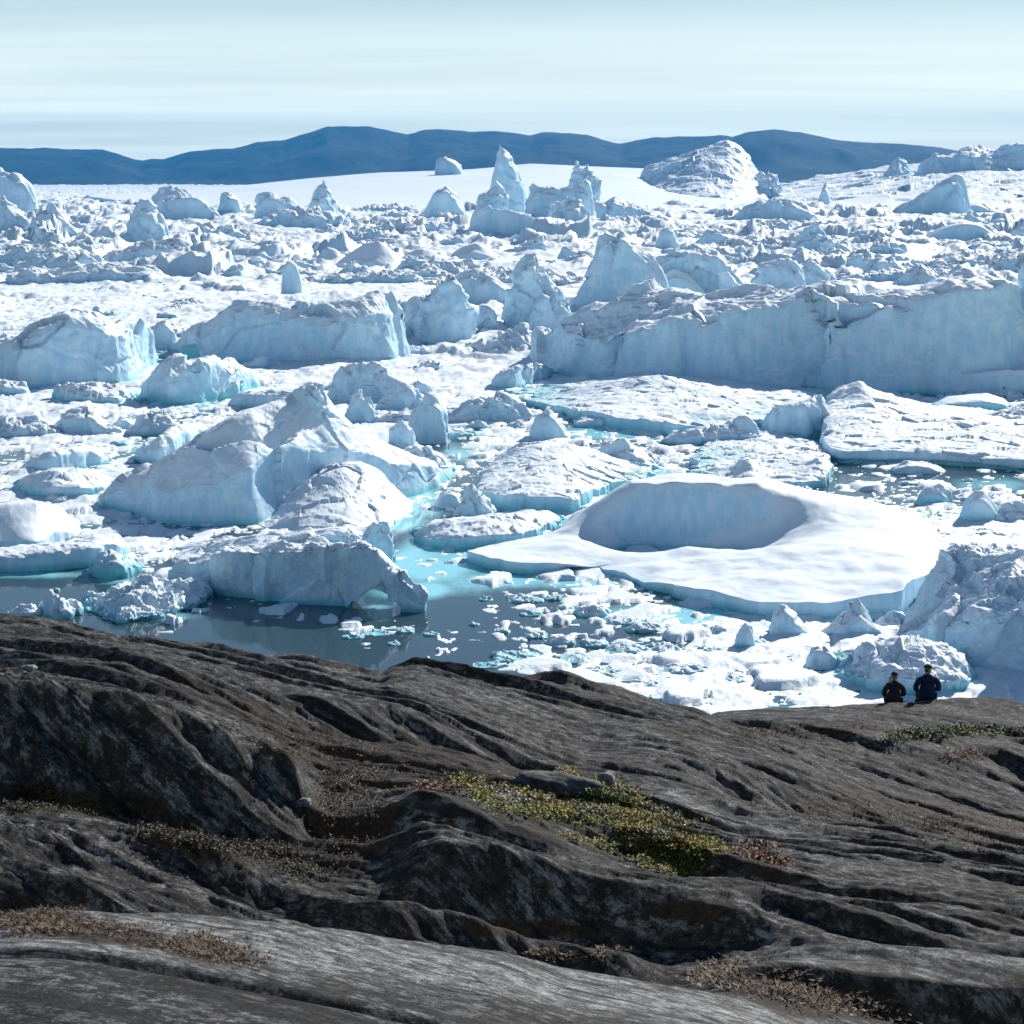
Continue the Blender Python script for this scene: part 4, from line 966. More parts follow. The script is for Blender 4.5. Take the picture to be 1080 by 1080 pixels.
# ------------------------------------------------------------------ the rocks on this side
# lines across the slope: forward distance, then (px, py) along it; a py below the line in front means the line lies hidden in a dip
LINES = [
 (8.0, [(-700, 1300), (1780, 1300)]),
 (14.0, [(-700, 1000), (-200, 985), (0, 968), (60, 958), (100, 957), (200, 963), (300, 973), (360, 980), (430, 989), (527, 1001), (593, 1020), (720, 1040), (787, 1056), (870, 1080), (1080, 1130), (1780, 1230)]),
 (14.9, [(-700, 1030), (0, 1000), (360, 1010), (600, 1045), (720, 1055), (780, 1040), (830, 1046), (900, 1066), (1000, 1088), (1080, 1104), (1780, 1190)]),
 (15.1, [(-700, 1030), (0, 1000), (360, 1010), (600, 1044), (700, 1048), (760, 1034), (787, 1022), (812, 1014), (850, 1014), (903, 1022), (1000, 1032), (1080, 1040), (1780, 1080)]),
 (15.7, [(-700, 1032), (0, 998), (360, 1008), (600, 1040), (700, 1044), (760, 1028), (787, 1016), (812, 1006), (840, 1000), (903, 997), (1000, 1002), (1080, 1008), (1780, 1050)]),
 (16.3, [(-700, 1040), (0, 1000), (360, 1015), (520, 1035), (600, 1050), (720, 1062), (800, 1045), (860, 1038), (1080, 1046), (1780, 1090)]),
 (17.5, [(-700, 990), (0, 972), (200, 974), (300, 980), (370, 988), (430, 992), (520, 1012), (600, 1030), (680, 1044), (760, 1036), (850, 1022), (1080, 1026), (1780, 1060)]),
 (17.8, [(-700, 960), (0, 940), (200, 944), (300, 960), (370, 962), (437, 955), (470, 957), (510, 967), (560, 985), (607, 995), (663, 1000), (700, 1020), (760, 1014), (850, 998), (1080, 1004), (1780, 1040)]),
 (18.25, [(-700, 930), (0, 915), (200, 925), (300, 955), (420, 964), (510, 980), (560, 994), (640, 1002), (700, 1000), (760, 992), (870, 984), (1080, 994), (1780, 1020)]),
 (18.8, [(-700, 875), (0, 864), (60, 868), (100, 873), (150, 886), (193, 892), (233, 906), (290, 934), (340, 943), (400, 935), (425, 915), (440, 898), (465, 884), (510, 887), (560, 902), (600, 918), (640, 926), (720, 934), (777, 938), (880, 953), (987, 955), (1080, 967), (1780, 990)]),
 (20.4, [(-700, 860), (0, 850), (77, 861), (133, 871), (217, 893), (260, 897), (320, 890), (380, 880), (440, 846), (480, 855), (527, 874), (593, 887), (660, 908), (720, 922), (800, 922), (880, 935), (987, 940), (1080, 950), (1780, 970)]),
 (21.4, [(-700, 740), (0, 717), (50, 721), (110, 735), (150, 738), (180, 742), (233, 764), (283, 784), (315, 803), (324, 835), (345, 855), (400, 850), (440, 838), (500, 846), (560, 860), (640, 880), (720, 895), (800, 905), (880, 915), (987, 920), (1080, 935), (1780, 955)]),
 (25.0, [(-700, 730), (0, 712), (110, 728), (180, 741), (250, 768), (310, 795), (340, 805), (400, 812), (450, 816), (500, 822), (560, 832), (620, 838), (680, 846), (720, 856), (787, 872), (863, 880), (940, 885), (1080, 912), (1780, 930)]),
 (29.0, [(-700, 712), (0, 703), (80, 703), (127, 704), (177, 721), (233, 738), (283, 758), (333, 770), (403, 785), (493, 793), (547, 815), (620, 815), (680, 818), (720, 824), (787, 845), (863, 862), (933, 872), (1080, 900), (1780, 915)]),
 (29.8, [(-700, 700), (0, 692), (80, 692), (127, 695), (177, 703), (233, 718), (283, 733), (360, 742), (393, 747), (450, 758), (510, 778), (560, 791), (620, 802), (680, 797), (720, 800), (760, 806), (803, 814), (870, 838), (933, 862), (1080, 893), (1780, 908)]),
 (37.0, [(-700, 620), (-200, 636), (0, 647), (30, 650), (60, 656), (130, 671), (230, 682), (300, 692), (330, 697), (403, 709), (410, 702), (422, 699), (440, 697), (500, 703), (540, 707), (600, 715), (650, 725), (700, 740), (740, 751), (780, 766), (850, 788), (950, 822), (1080, 862), (1780, 890)]),
 (38.0, [(-700, 640), (0, 662), (330, 712), (600, 732), (720, 768), (800, 788), (900, 812), (1000, 830), (1080, 845), (1780, 860)]),
 (40.0, [(-700, 700), (0, 720), (330, 760), (600, 780), (720, 776), (760, 768), (800, 772), (870, 778), (930, 782), (1000, 786), (1080, 792), (1780, 800)]),
 (42.0, [(-700, 760), (0, 790), (330, 810), (600, 812), (700, 786), (750, 759), (800, 755), (870, 754), (930, 758), (1000, 762), (1080, 766), (1780, 775)]),
 (44.0, [(-700, 800), (0, 830), (330, 850), (600, 850), (690, 800), (720, 775), (752, 753), (800, 746), (870, 744), (930, 741), (965, 737.5), (1000, 735.5), (1030, 736), (1055, 738), (1080, 743), (1200, 765), (1780, 800)]),
 (47.0, [(-700, 860), (0, 890), (330, 900), (600, 900), (720, 830), (760, 790), (870, 775), (1000, 768), (1080, 775), (1780, 840)]),
]
def terrain():
    inner = np.arange(-40, 1121, 1.5)
    px = np.concatenate([np.arange(-700, -40, 9.0), inner, np.arange(1130, 1790, 9.0)])
    ds = [1.5]
    while ds[-1] < 47.5:
        d = ds[-1]
        ds.append(d + (.10 if d < 9 else d * .0026 if d < 14.5 else d * .00125))
    ds += list(np.geomspace(48, 160, 70))
    d = np.array(ds)
    s = (px - 540) / F
    # knots of each column
    kd = [1.5]; kz = [np.full(len(px), 43.1)]
    for dist, pts in LINES:
        py = np.interp(px, [p[0] for p in pts], [p[1] for p in pts])
        # soften the corners of the drawn line
        x, y, z = ray(px, py)
        kd.append(dist); kz.append(CAM_H + z / y * dist)
    kd += [62, 95, 140, 160]; kz += [kz[-1] * .45 + 12, np.full(len(px), 9.0), np.full(len(px), -3.0), np.full(len(px), -6.0)]
    kd = np.array(kd); kz = np.array(kz)
    base = np.empty((len(d), len(px)))
    for j in range(len(px)): base[:, j] = np.interp(d, kd, kz[:, j])
    # soften along each column: about 0.16 m near, more farther
    def blur(a, n):
        if n < 1: return a
        k = np.hanning(2 * n + 3)[1:-1]; k /= k.sum()
        p = np.pad(a, ((n, n), (0, 0)), mode='edge')
        return sum(k[i] * p[i:i + len(a)] for i in range(2 * n + 1))
    base = blur(base, 3)
    def blurx(a, n):
        k = np.hanning(2 * n + 3)[1:-1]; k /= k.sum()
        p = np.pad(a, ((0, 0), (n, n)), mode='edge')
        return sum(k[i] * p[:, i:i + a.shape[1]] for i in range(2 * n + 1))
    base = blurx(base, 5)
    # the pixel column follows  x/(y*CP + drop*SP); use the final ray geometry of the base surface
    Y = np.repeat(d[:, None], len(px), 1)
    X = s[None, :] * (Y * CP - (base - CAM_H) * SP)
    # strata run across the slope, sinking towards the right
    tilt = .55
    u = (X - tilt * Y) / 1.25; v = (Y + tilt * X) / 1.25
    v = v + .7 * fbm2(u * .10, v * .22, 3, 301)
    amp = sstep(14.6, 19, Y) * .82 + sstep(9, 14, Y) * .18
    near = 1 - sstep(13.4, 14.6, Y)
    def saw(u, w=.16):
        f = u - np.floor(u)
        return np.where(f < w, f / w, 1 - (f - w) / (1 - w)) - .5
    m1 = sstep(-.3, .4, fbm2(u * .16 + 5, v * .4, 3, 311)); m2 = sstep(-.2, .5, fbm2(u * .25, v * .9, 3, 317))
    u1 = v / 1.25 + .22 * fbm2(u * .2, v * .6, 2, 321); u2 = v / .40 + .25 * fbm2(u * .3, v * 1.2, 3, 325)
    amp = amp * (1 - .45 * sstep(40, 43, Y)) * (1 - sstep(60, 90, Y))
    z = base + amp * (1 - near * .8) * (.26 * saw(u1, .22) * m1 + .09 * saw(u2, .40) * m2)
    lay = fbm2(u * .30, v * 5.5, 4, 331)
    z += amp * (.045 * lay) * (1 - .4 * near)
    z += amp * (.050 * fbm2(u * .6, v * 1.5, 3, 335) + .042 * (ridged2(u * .9, v * 4.5, 4, 341) - .7) + .018 * fbm2(u * 6, v * 11, 4, 347, .6))
    # plates split off along the strata, with sharp broken edges
    for a_, b_, h_, sd in ((2.6, .40, .075, 381), (.9, .18, .030, 383)):
        q1, q2, qr, qx, qy = vor2((u + .3 * fbm2(u * .8, v, 2, sd)) / a_, (v + .10 * fbm2(u * 1.4, v * 2, 3, sd + 2)) / b_, sd + 1)
        z += amp * (1 - .75 * near) * h_ * ((qr - .5) * np.clip((q2 - q1) * 3.2, 0, 1) + .5 * qy * (np.modf(qr * 31)[0])) 
    # knobbly weathering on the humps
    kn = sstep(-.1, .5, fbm2(X * .5 + 3, Y * .5, 2, 351))
    b1, b2, r, ox, oy = vor2(X / .16, Y / .16, 355)
    z += amp * (1 - near) * kn * (.30 - b1) * .07 * (np.abs(Y - 21) < 2.2) * sstep(-2.2, -3.4, X)
    # a joint crossing the near slab
    jx = Y - (12.3 - .42 * (X + 2.2))
    z -= .10 * np.exp(-(jx / .07) ** 2) * near * sstep(.5, -.2, X)
    z = blur(z, 1)
    # picture rows and columns of the finished surface
    dep = Y * CP - (z - CAM_H) * SP
    PY = 540 - F * (((z - CAM_H) * CP + Y * SP) / dep); PXX = 540 + F * X / dep
    nz = fbm2(X * 1.4, Y * 1.4, 4, 361); nz2 = fbm2(X * 5, Y * 5, 3, 365)
    def ell(cx, cy, rx, ry, rot=0):
        c, s_ = math.cos(R(rot)), math.sin(R(rot))
        dx, dy = PXX - cx, PY - cy
        return np.exp(-((((dx * c + dy * s_) / rx) ** 2 + ((-dx * s_ + dy * c) / ry) ** 2)) ** 1.5)
    def mask(lst, n=.35):
        m = np.zeros(X.shape)
        for e in lst: m = np.maximum(m, ell(*e))
        return sstep(.35, .6, m + nz * n + nz2 * .12 - .08)
    vis = sstep(12, 13, Y)
    soil = mask([(380, 800, 130, 32, 14), (360, 870, 60, 60, 0), (250, 745, 110, 14, 22), (110, 985, 110, 16, 8), (200, 1000, 70, 12, 12), (870, 1056, 130, 22, 12), (60, 845, 130, 16, 3), (230, 895, 110, 14, 12),
                 (840, 770, 120, 10, 0), (960, 860, 170, 26, 8), (1000, 800, 60, 8, 0), (800, 910, 36, 22, 20), (640, 860, 160, 40, 14), (450, 800, 120, 20, 10), (560, 980, 120, 10, 0), (740, 960, 60, 12, 0)])
    green = mask([(640, 865, 95, 36, 18), (700, 885, 60, 36, 10), (545, 845, 60, 16, 12), (1020, 772, 70, 7, -2), (60, 850, 90, 12, 0)], .25)
    pale = np.clip(near + .9 * ell(960, 1012, 150, 14, 3) + .7 * ell(740, 858, 70, 12, 32) + .45 * ell(820, 880, 110, 16, 18) + .35 * ell(300, 700, 330, 16, 10), 0, 1) * vis  # light grey near slab; the right slab's sunlit top is put into the colour
    V = np.stack([X, Y, z], -1)
    me = make_mesh('rocky_ground', V.reshape(-1, 3), grid_quads(*X.shape), True)
    vattr(me, 'strx', u); vattr(me, 'stry', v); vattr(me, 'soil', soil * vis); vattr(me, 'green', green * vis); vattr(me, 'pale', pale)
    o = link('rocky_ground', me, ROCK)
    tag(o, 'bare dark ice scoured gneiss sloping down to the fjord', kind='structure')
    return dict(X=X, Y=Y, Z=z, PX=PXX, PY=PY, nz=nz, soil=soil, green=green, d=d, px=px)
TR = terrain()

def ground_at(x, y):
    i = int(np.argmin(np.abs(TR['d'] - y))); j = int(np.argmin(np.abs(TR['X'][i] - x)))
    return float(TR['Z'][i, j])

def seen_spots(cx, cy, rx, ry, rot, n, seed, jit=.05):
    """random spots of the ground inside an ellipse of the picture that face the viewer"""
    g = np.random.default_rng(seed)
    c, s_ = math.cos(R(rot)), math.sin(R(rot))
    dx, dy = TR['PX'] - cx, TR['PY'] - cy
    e = ((dx * c + dy * s_) / rx) ** 2 + ((-dx * s_ + dy * c) / ry) ** 2
    ok = (e < 1 + .7 * TR['nz']) & (TR['Y'] > 10) & (TR['Y'] < 44)
    up = np.minimum.accumulate(TR['PY'], 0) >= TR['PY'] - .8     # not behind something nearer
    ii, jj = np.nonzero(ok & up)
    if not len(ii): return np.zeros((0, 3))
    wt = np.exp(-1.3 * np.clip(e[ii, jj], 0, 3)) * np.clip(.6 + TR['nz'][ii, jj], .03, 2); wt /= wt.sum()
    k = g.choice(len(ii), n, p=wt)
    p = np.stack([TR['X'][ii[k], jj[k]], TR['Y'][ii[k], jj[k]], TR['Z'][ii[k], jj[k]]], 1)
    p[:, :2] += g.normal(0, jit, (n, 2))
    return p

VEG = mat_plain('small_leaves', (.1, .1, .05), rough=.7, attr_col=True)
def plant_cover(name, label, cat, spots, seed, leaf, tall, pal, nleaf=6, blade=False):
    g = np.random.default_rng(seed)
    n = len(spots) * nleaf
    c = np.repeat(spots, nleaf, 0)
    a = g.uniform(0, 2 * math.pi, n); L = leaf * g.uniform(.5, 1.3, n)
    dirx, diry = np.cos(a), np.sin(a)
    if blade:
        tip = np.stack([dirx * L * g.uniform(.2, 1.1, n), diry * L * g.uniform(.2, 1.1, n), tall * g.uniform(.4, 1.2, n)], 1)
        w = .0026 + .00022 * c[:, 1:2]
        c = c + np.stack([dirx, diry, 0 * a], 1) * .02
        side = np.stack([-diry, dirx, 0 * a], 1) * w
        v = np.stack([c - side, c + side, c + tip * .6 + side * .7, c + tip], 1)
    else:
        up = tall * g.uniform(0, 1, n)
        c = c + np.stack([dirx * L * .3, diry * L * .3, up], 1)
        d = np.stack([dirx * L, diry * L, L * g.uniform(.1, .9, n)], 1)
        side = np.stack([-diry, dirx, g.normal(0, .3, n)], 1) * (L * .38)[:, None]
        v = np.stack([c, c + d * .5 - side, c + d, c + d * .5 + side], 1)
    V = v.reshape(-1, 3); Q = np.arange(len(V)).reshape(-1, 4)
    me = make_mesh(name, V, Q, False)
    pal = np.array(pal)
    # tufts share a colour, leaves vary a little
    pn = fbm2(spots[:, 0] * 1.6, spots[:, 1] * 1.6, 3, seed) * .5 + .5 + g.normal(0, .16, len(spots))
    ci = np.clip((np.clip(pn, 0, .999) * len(pal)).astype(int), 0, len(pal) - 1)
    colr = np.repeat(pal[ci], nleaf, 0) * g.uniform(.7, 1.25, (n, 1))
    rgba = np.ones((len(V), 4), np.float32); rgba[:, :3] = np.repeat(colr, 4, 0)
    at = me.attributes.new('tint', 'FLOAT_COLOR', 'POINT'); at.data.foreach_set('color', rgba.ravel())
    return tag(link(name, me, VEG), label, cat, kind='stuff')

moss = np.concatenate([seen_spots(650, 862, 95, 34, 18, 1500, 1), seen_spots(705, 888, 52, 34, 12, 1300, 2), seen_spots(545, 842, 62, 16, 12, 420, 3)])
plant_cover('ground_cover', 'low green and ochre tundra plants in the hollow of the rocks', 'ground cover', np.repeat(moss, 3, 0) + np.random.default_rng(4).normal(0, .035, (3 * len(moss), 3)) * [1, 1, .1], 21, .028, .05,
            [(.055, .075, .014), (.11, .14, .02), (.24, .24, .035), (.36, .29, .035), (.33, .18, .025), (.16, .15, .05), (.08, .06, .035), (.50, .46, .34)])
heath = np.concatenate([seen_spots(1025, 772, 75, 7, -2, 800, 4), seen_spots(950, 778, 30, 5, -8, 200, 14)])
plant_cover('heath_cover', 'strip of green heath on the ledge below the two seated people', 'heath', heath, 22, .05, .06,
            [(.04, .06, .012), (.08, .10, .015), (.13, .13, .02), (.05, .05, .02)])
brown = np.concatenate([seen_spots(360, 860, 50, 46, 0, 520, 5), seen_spots(60, 848, 95, 13, 3, 700, 6), seen_spots(220, 888, 90, 10, 12, 700, 7), seen_spots(300, 905, 60, 20, 15, 300, 8)])
plant_cover('dwarf_shrub_cover', 'dull brown and olive dwarf shrubs in the shaded gullies of the rock', 'dwarf shrubs', np.repeat(brown, 2, 0) + np.random.default_rng(8).normal(0, .05, (2 * len(brown), 3)) * [1, 1, .1], 23, .022, .035,
            [(.022, .017, .010), (.04, .030, .016), (.06, .048, .024), (.045, .025, .013), (.09, .08, .045)])
red = np.concatenate([seen_spots(45, 840, 34, 12, 0, 220, 9), seen_spots(805, 905, 34, 20, 20, 260, 10), seen_spots(1015, 797, 24, 6, 0, 120, 11), seen_spots(465, 832, 26, 6, 10, 100, 12)])
plant_cover('rusty_plant_cover', 'rusty red and orange leaves in scattered patches on the rock', 'red ground plants', red, 24, .034, .035,
            [(.13, .045, .02), (.18, .07, .02), (.08, .03, .015), (.20, .12, .04)])
gr = np.concatenate([seen_spots(110, 985, 105, 11, 8, 700, 15, .09), seen_spots(210, 1003, 55, 8, 12, 420, 16, .09), seen_spots(860, 1050, 110, 18, 12, 1300, 17, .10), seen_spots(620, 1005, 60, 8, 0, 200, 18)])
plant_cover('dry_grass', 'short straw coloured dry grass growing in cracks of the nearest slabs', 'dry grass', gr, 25, .06, .02,
            [(.13, .085, .05), (.10, .06, .04), (.20, .15, .09), (.075, .045, .03)], 9, True)
gr2 = np.concatenate([seen_spots(930, 865, 160, 22, 8, 700, 19), seen_spots(350, 800, 120, 22, 14, 500, 20), seen_spots(30, 964, 40, 5, 0, 160, 26), seen_spots(840, 772, 90, 8, 0, 250, 27)])
plant_cover('withered_grass', 'thin withered grass on the brown earth between the rock ledges', 'withered grass', gr2, 26, .05, .02,
            [(.10, .08, .05), (.15, .12, .07), (.07, .05, .03), (.12, .06, .035)], 5, True)

# loose stones and a bleached twig
STONE = mat_plain('grey_stone', (.10, .10, .10), (.27, .27, .265), 14, .85)
DARKSTONE = mat_plain('dark_stone', (.03, .03, .03), (.11, .105, .10), 9, .85)
def stone(label, px, py, w, h, dp, rot=0, tilt=0, dark=False):
    dx, dy = np.abs(TR['PX'] - px), np.abs(TR['PY'] - py)
    k = np.argmin(np.where(np.minimum.accumulate(TR['PY'], 0) >= TR['PY'] - .5, dx + dy, 1e9))
    i, j = np.unravel_index(k, dx.shape)
    p = (float(TR['X'][i, j]), float(TR['Y'][i, j]), float(TR['Z'][i, j]))
    bm = bmesh.new(); bmesh.ops.create_icosphere(bm, subdivisions=4, radius=.62)
    for v in bm.verts: v.co.z = max(v.co.z, -.25)
    co = np.array([v.co[:] for v in bm.verts])
    nn = fbm3(co[:, 0] * 2 + px, co[:, 1] * 2, co[:, 2] * 2, 5, int(px)) * .26 + (vor3(co[:, 0] * 2.2, co[:, 1] * 2.2 + px, co[:, 2] * 2.2, 3)[2] - .5) * .24
    for v, q in zip(bm.verts, nn):
        v.co *= 1 + float(q); v.co.x *= w; v.co.y *= dp; v.co.z *= h
    me = bpy.data.meshes.new('stone'); bm.to_mesh(me); bm.free()
    for f in me.polygons: f.use_smooth = True
    o = link('stone', me, DARKSTONE if dark else STONE, loc=(p[0], p[1] + dp * .3, p[2] + h * .28))
    o.rotation_euler = (0, R(tilt), R(rot))
    return tag(o, label, 'stone')
stone('small pale grey stone at the top of the green plant hollow', 640, 830, .22, .22, .2, 20)
stone('long dark flat stone lying left of the small pale grey one above the green plants', 592, 838, .95, .26, .4, -8, 6, True)
stone('little pale stone on the soil at the end of the dark hump', 320, 852, .17, .10, .14, 10)
stone('rounded grey stone near the skyline where the slope meets the calm water', 28, 707, .17, .07, .14, 0)
TWIG = mat_plain('bleached_wood', (.34, .32, .28), (.45, .42, .37), 20)
k = np.argmin(np.where(np.minimum.accumulate(TR['PY'], 0) >= TR['PY'] - .5, np.abs(TR['PX'] - 338) + np.abs(TR['PY'] - 900), 1e9))
i, j = np.unravel_index(k, TR['X'].shape)
tp = Vector((float(TR['X'][i, j]), float(TR['Y'][i, j]), float(TR['Z'][i, j]) + .02))

def skin_mesh(name, pts, edges, rad, levels=2, root=0):
    me = bpy.data.meshes.new(name); me.from_pydata(pts, edges, [])
    o = bpy.data.objects.new(name, me); COL.objects.link(o)
    md = o.modifiers.new('s', 'SKIN')
    sv = me.skin_vertices[0].data if me.skin_vertices else None
    if sv is None:
        me.attributes  # layer is made by the modifier below
    for k_, r in enumerate(rad):
        d_ = o.data.skin_vertices[0].data[k_]
        d_.radius = r if isinstance(r, tuple) else (r, r); d_.use_root = (k_ == root)
    if levels:
        sb = o.modifiers.new('d', 'SUBSURF'); sb.levels = levels; sb.render_levels = levels
    dg = bpy.context.evaluated_depsgraph_get(); dg.update()
    out = bpy.data.meshes.new_from_object(o.evaluated_get(dg), depsgraph=dg)
    bpy.data.objects.remove(o)
    for f in out.polygons: f.use_smooth = True
    out.name = name
    return out

def skin_layer(pts, edges):
    me = bpy.data.meshes.new('tmp'); me.from_pydata(pts, edges, []); return me

tw = skin_mesh('twig', [(0, 0, 0), (.03, .02, .05), (.08, .05, .10), (.15, .08, .13), (-.05, .0, -.01)], [(0, 1), (1, 2), (2, 3), (0, 4)], [.012, .012, .010, .007, .006], 1)
tag(link('twig', tw, TWIG, loc=tp), 'bent bleached twig lying in the brown gully', 'twig')

# ------------------------------------------------------------------ two people sitting on the far rim of the rock
SKINM = mat_plain('skin', (.42, .25, .18), (.46, .28, .20), 20, .5)
def person(label, px, jacket, trousers, scale, woman, yaw, turn):
    x0 = float((px - 540) / F * (44.35 * CP + 12.4 * SP))
    y0 = 44.35
    z0 = ground_at(x0, y0) + .03
    def pt(*p): return (p[0] * scale, p[1] * scale, p[2] * scale)
    sh = .165 if woman else .19; hip = .09
    P = []; E = []; Rd = []
    def add(p, r, par=None):
        P.append(pt(*p)); Rd.append(tuple(q * scale for q in r) if isinstance(r, tuple) else r * scale)
        if par is not None: E.append((par, len(P) - 1))
        return len(P) - 1
    pel = add((0, 0, .12), (.125, .09)); bel = add((0, .015, .27), (.11, .08), pel); che = add((0, .03, .43), (.115, .08), bel)
    up = add((0, .035, .53), (.08, .06), che); nk = add((0, .05, .605), .055, up)
    hd = add((0, .065, .68), (.066, .075), nk); crown = add((0, .07, .765), (.076, .090), hd); top = add((0, .065, .825), (.055, .065), crown)
    J = dict(pel=pel, bel=bel, che=che, up=up)
    hands = []
    for s_ in (-1, 1):
        so = add((s_ * sh * .9, .03, .49), .045, up); el = add((s_ * (sh + .07), .06, .27), .036, so); wr = add((s_ * .13, .30, .24), .030, el)
        hnd = add((s_ * .095, .365, .245), (.034, .022), wr); hands.append((s_, hnd))
        hp = add((s_ * hip, .04, .09), .088, pel); kn = add((s_ * .13, .44, .26), .060, hp); an = add((s_ * .12, .56, -.12), .040, kn)
        ft = add((s_ * .125, .66, -.17), (.045, .03), an)
    for s_, h in hands:                                   # five fingers closing over the knee
        for q in range(4):
            a = add((s_ * (.105 - .018 * q), .395 + .004 * q, .262 - .004 * q), .0095, h); add((s_ * (.108 - .018 * q), .44 - .006 * abs(q - 1), .245), .008, a)
        a = add((s_ * .070, .36, .265), .0105, h); add((s_ * .055, .39, .275), .009, a)
    body = skin_mesh('person', P, E, Rd, 2, pel)
    # a face: brow, nose, ears
    n = len(body.vertices); co = np.empty(n * 3, np.float32); body.vertices.foreach_get('co', co); co = co.reshape(-1, 3) / scale
    hsel = co[:, 2] > .64
    fx = np.exp(-(co[:, 0] / .018) ** 2); 
    co[:, 1] += hsel * (co[:, 1] > .09) * (.022 * fx * np.exp(-((co[:, 2] - .70) / .022) ** 2) + .008 * np.exp(-((co[:, 2] - .735) / .012) ** 2) - .006 * np.exp(-((np.abs(co[:, 0]) - .03) / .014) ** 2 - ((co[:, 2] - .715) / .01) ** 2))
    co[:, 0] += hsel * np.sign(co[:, 0]) * .014 * np.exp(-((co[:, 1] - .06) / .018) ** 2 - ((co[:, 2] - .71) / .026) ** 2)
    def turned(c, a):                                      # the head turns on the neck
        k_ = sstep(.59, .65, c[:, 2]); ca, sa = np.cos(a * k_), np.sin(a * k_)
        x, y = c[:, 0].copy(), c[:, 1] - .06
        c[:, 0] = x * ca - y * sa; c[:, 1] = x * sa + y * ca + .06
        return c
    co = turned(co, turn)
    body.vertices.foreach_set('co', (co * scale).astype(np.float32).ravel()); body.update()
    root = link('person', body, SKINM, loc=(x0, y0, z0)); root.rotation_euler = (0, 0, yaw)
    tag(root, label, 'person')
    # jacket
    P, E, Rd = [], [], []
    a0 = add((0, -.01, .045), (.195 if not woman else .165, .135)); a1 = add((0, .005, .18), (.195 if not woman else .172, .138), a0); a2 = add((0, .015, .32), (.185 if not woman else .155, .130), a1)
    a3 = add((0, .025, .45), (.185 if not woman else .160, .125), a2); a4 = add((0, .032, .54), (.125, .098), a3); a5 = add((0, .048, .598), (.082, .078), a4); a6 = add((0, .050, .632), (.084, .080), a5)
    for s_ in (-1, 1):
        so = add((s_ * (sh + .005), .03, .495), .078, a4); m = add((s_ * (sh + .055), .035, .39), .072, so); el = add((s_ * (sh + .078), .06, .265), .066, m); fa = add((s_ * .20, .19, .24), .056, el); add((s_ * .14, .285, .24), .050, fa)
    jk = skin_mesh('jacket', P, E, Rd, 2, 0)
    c = np.empty(len(jk.vertices) * 3, np.float32); jk.vertices.foreach_get('co', c); c = c.reshape(-1, 3)
    fold = fbm3(c[:, 0] * 9, c[:, 1] * 9, c[:, 2] * 22, 3, int(px)) * .012 + .006 * np.sin(c[:, 2] * 75) * np.exp(-((np.abs(c[:, 0]) - .27) / .06) ** 2)
    ctr = np.stack([c[:, 0] * 0, c[:, 1] * 0 + .03, c[:, 2]], 1); dv = c - ctr; dv /= np.linalg.norm(dv, axis=1)[:, None] + 1e-6
    jk.vertices.foreach_set('co', (c + dv * fold[:, None]).astype(np.float32).ravel()); jk.update()
    link('jacket', jk, jacket, root)
    P, E, Rd = [], [], []
    b0 = add((0, 0, .10), (.165, .12))
    for s_ in (-1, 1):
        hp = add((s_ * .095, .06, .10), .100, b0); kn = add((s_ * .13, .44, .262), .075, hp); add((s_ * .12, .55, -.08), .056, kn)
    link('trousers', skin_mesh('trousers', P, E, Rd, 2, 0), trousers, root)
    for s_ in (-1, 1):
        P, E, Rd = [], [], []
        q = add((s_ * .12, .545, -.07), .055); q = add((s_ * .12, .565, -.15), .052, q); q = add((s_ * .125, .64, -.185), (.052, .036), q); add((s_ * .128, .72, -.19), (.042, .028), q)
        link('boot', skin_mesh('boot', P, E, Rd, 2, 0), BOOT, root)
    # hair and cap follow the turn of the head
    P, E, Rd = [], [], []
    if woman:
        q = add((0, .02, .60 + .09), (.066, .050)); q = add((0, .045, .765), (.084, .090), q); q = add((0, .06, .815), (.066, .075), q)
        hr = skin_mesh('hair', P, E, Rd, 2, 0)
        P, E, Rd = [], [], []
        q = add((-.035, -.045, .745), .026); q = add((-.066, -.075, .70), .030, q); q = add((-.080, -.085, .63), .027, q); add((-.085, -.088, .565), .012, q)
        tl = skin_mesh('ponytail', P, E, Rd, 2, 0)
    else:
        q = add((0, .012, .665), (.064, .040)); add((0, .03, .74), (.078, .075), q)
        hr = skin_mesh('hair', P, E, Rd, 2, 0); tl = None
    bm = bmesh.new(); bmesh.ops.create_uvsphere(bm, u_segments=24, v_segments=14, radius=1)
    bmesh.ops.delete(bm, geom=[v for v in bm.verts if v.co.z < -.12], context='VERTS')
    for v in bm.verts: v.co = Vector((v.co.x * .090, v.co.y * .106 + .062, v.co.z * .088 + .765)) * scale
    bmesh.ops.solidify(bm, geom=bm.faces[:], thickness=.005)
    cap = bpy.data.meshes.new('cap'); bm.to_mesh(cap); bm.free()
    bm = bmesh.new(); rows = []
    for r_ in range(5):
        rows.append([bm.verts.new(Vector((math.sin(a_) * .086 * (1 - .04 * r_), .062 + math.cos(a_) * .10 + r_ * .019 * math.cos(a_), .756 - .004 * r_ - .018 * abs(math.sin(a_)))) * scale) for a_ in np.linspace(-1.1, 1.1, 11)])
    for r_ in range(4):
        for k_ in range(10): bm.faces.new((rows[r_][k_], rows[r_][k_ + 1], rows[r_ + 1][k_ + 1], rows[r_ + 1][k_]))
    bmesh.ops.solidify(bm, geom=bm.faces[:], thickness=.004)
    brim = bpy.data.meshes.new('brim'); bm.to_mesh(brim); bm.free()
    for me_ in [hr, cap, brim] + ([tl] if tl else []):
        c = np.empty(len(me_.vertices) * 3, np.float32); me_.vertices.foreach_get('co', c); c = turned(c.reshape(-1, 3) / scale, turn) * scale
        me_.vertices.foreach_set('co', c.astype(np.float32).ravel()); me_.update()
        for f in me_.polygons: f.use_smooth = True
    h = link('hair', hr, HAIR_F if woman else HAIR_D, root)
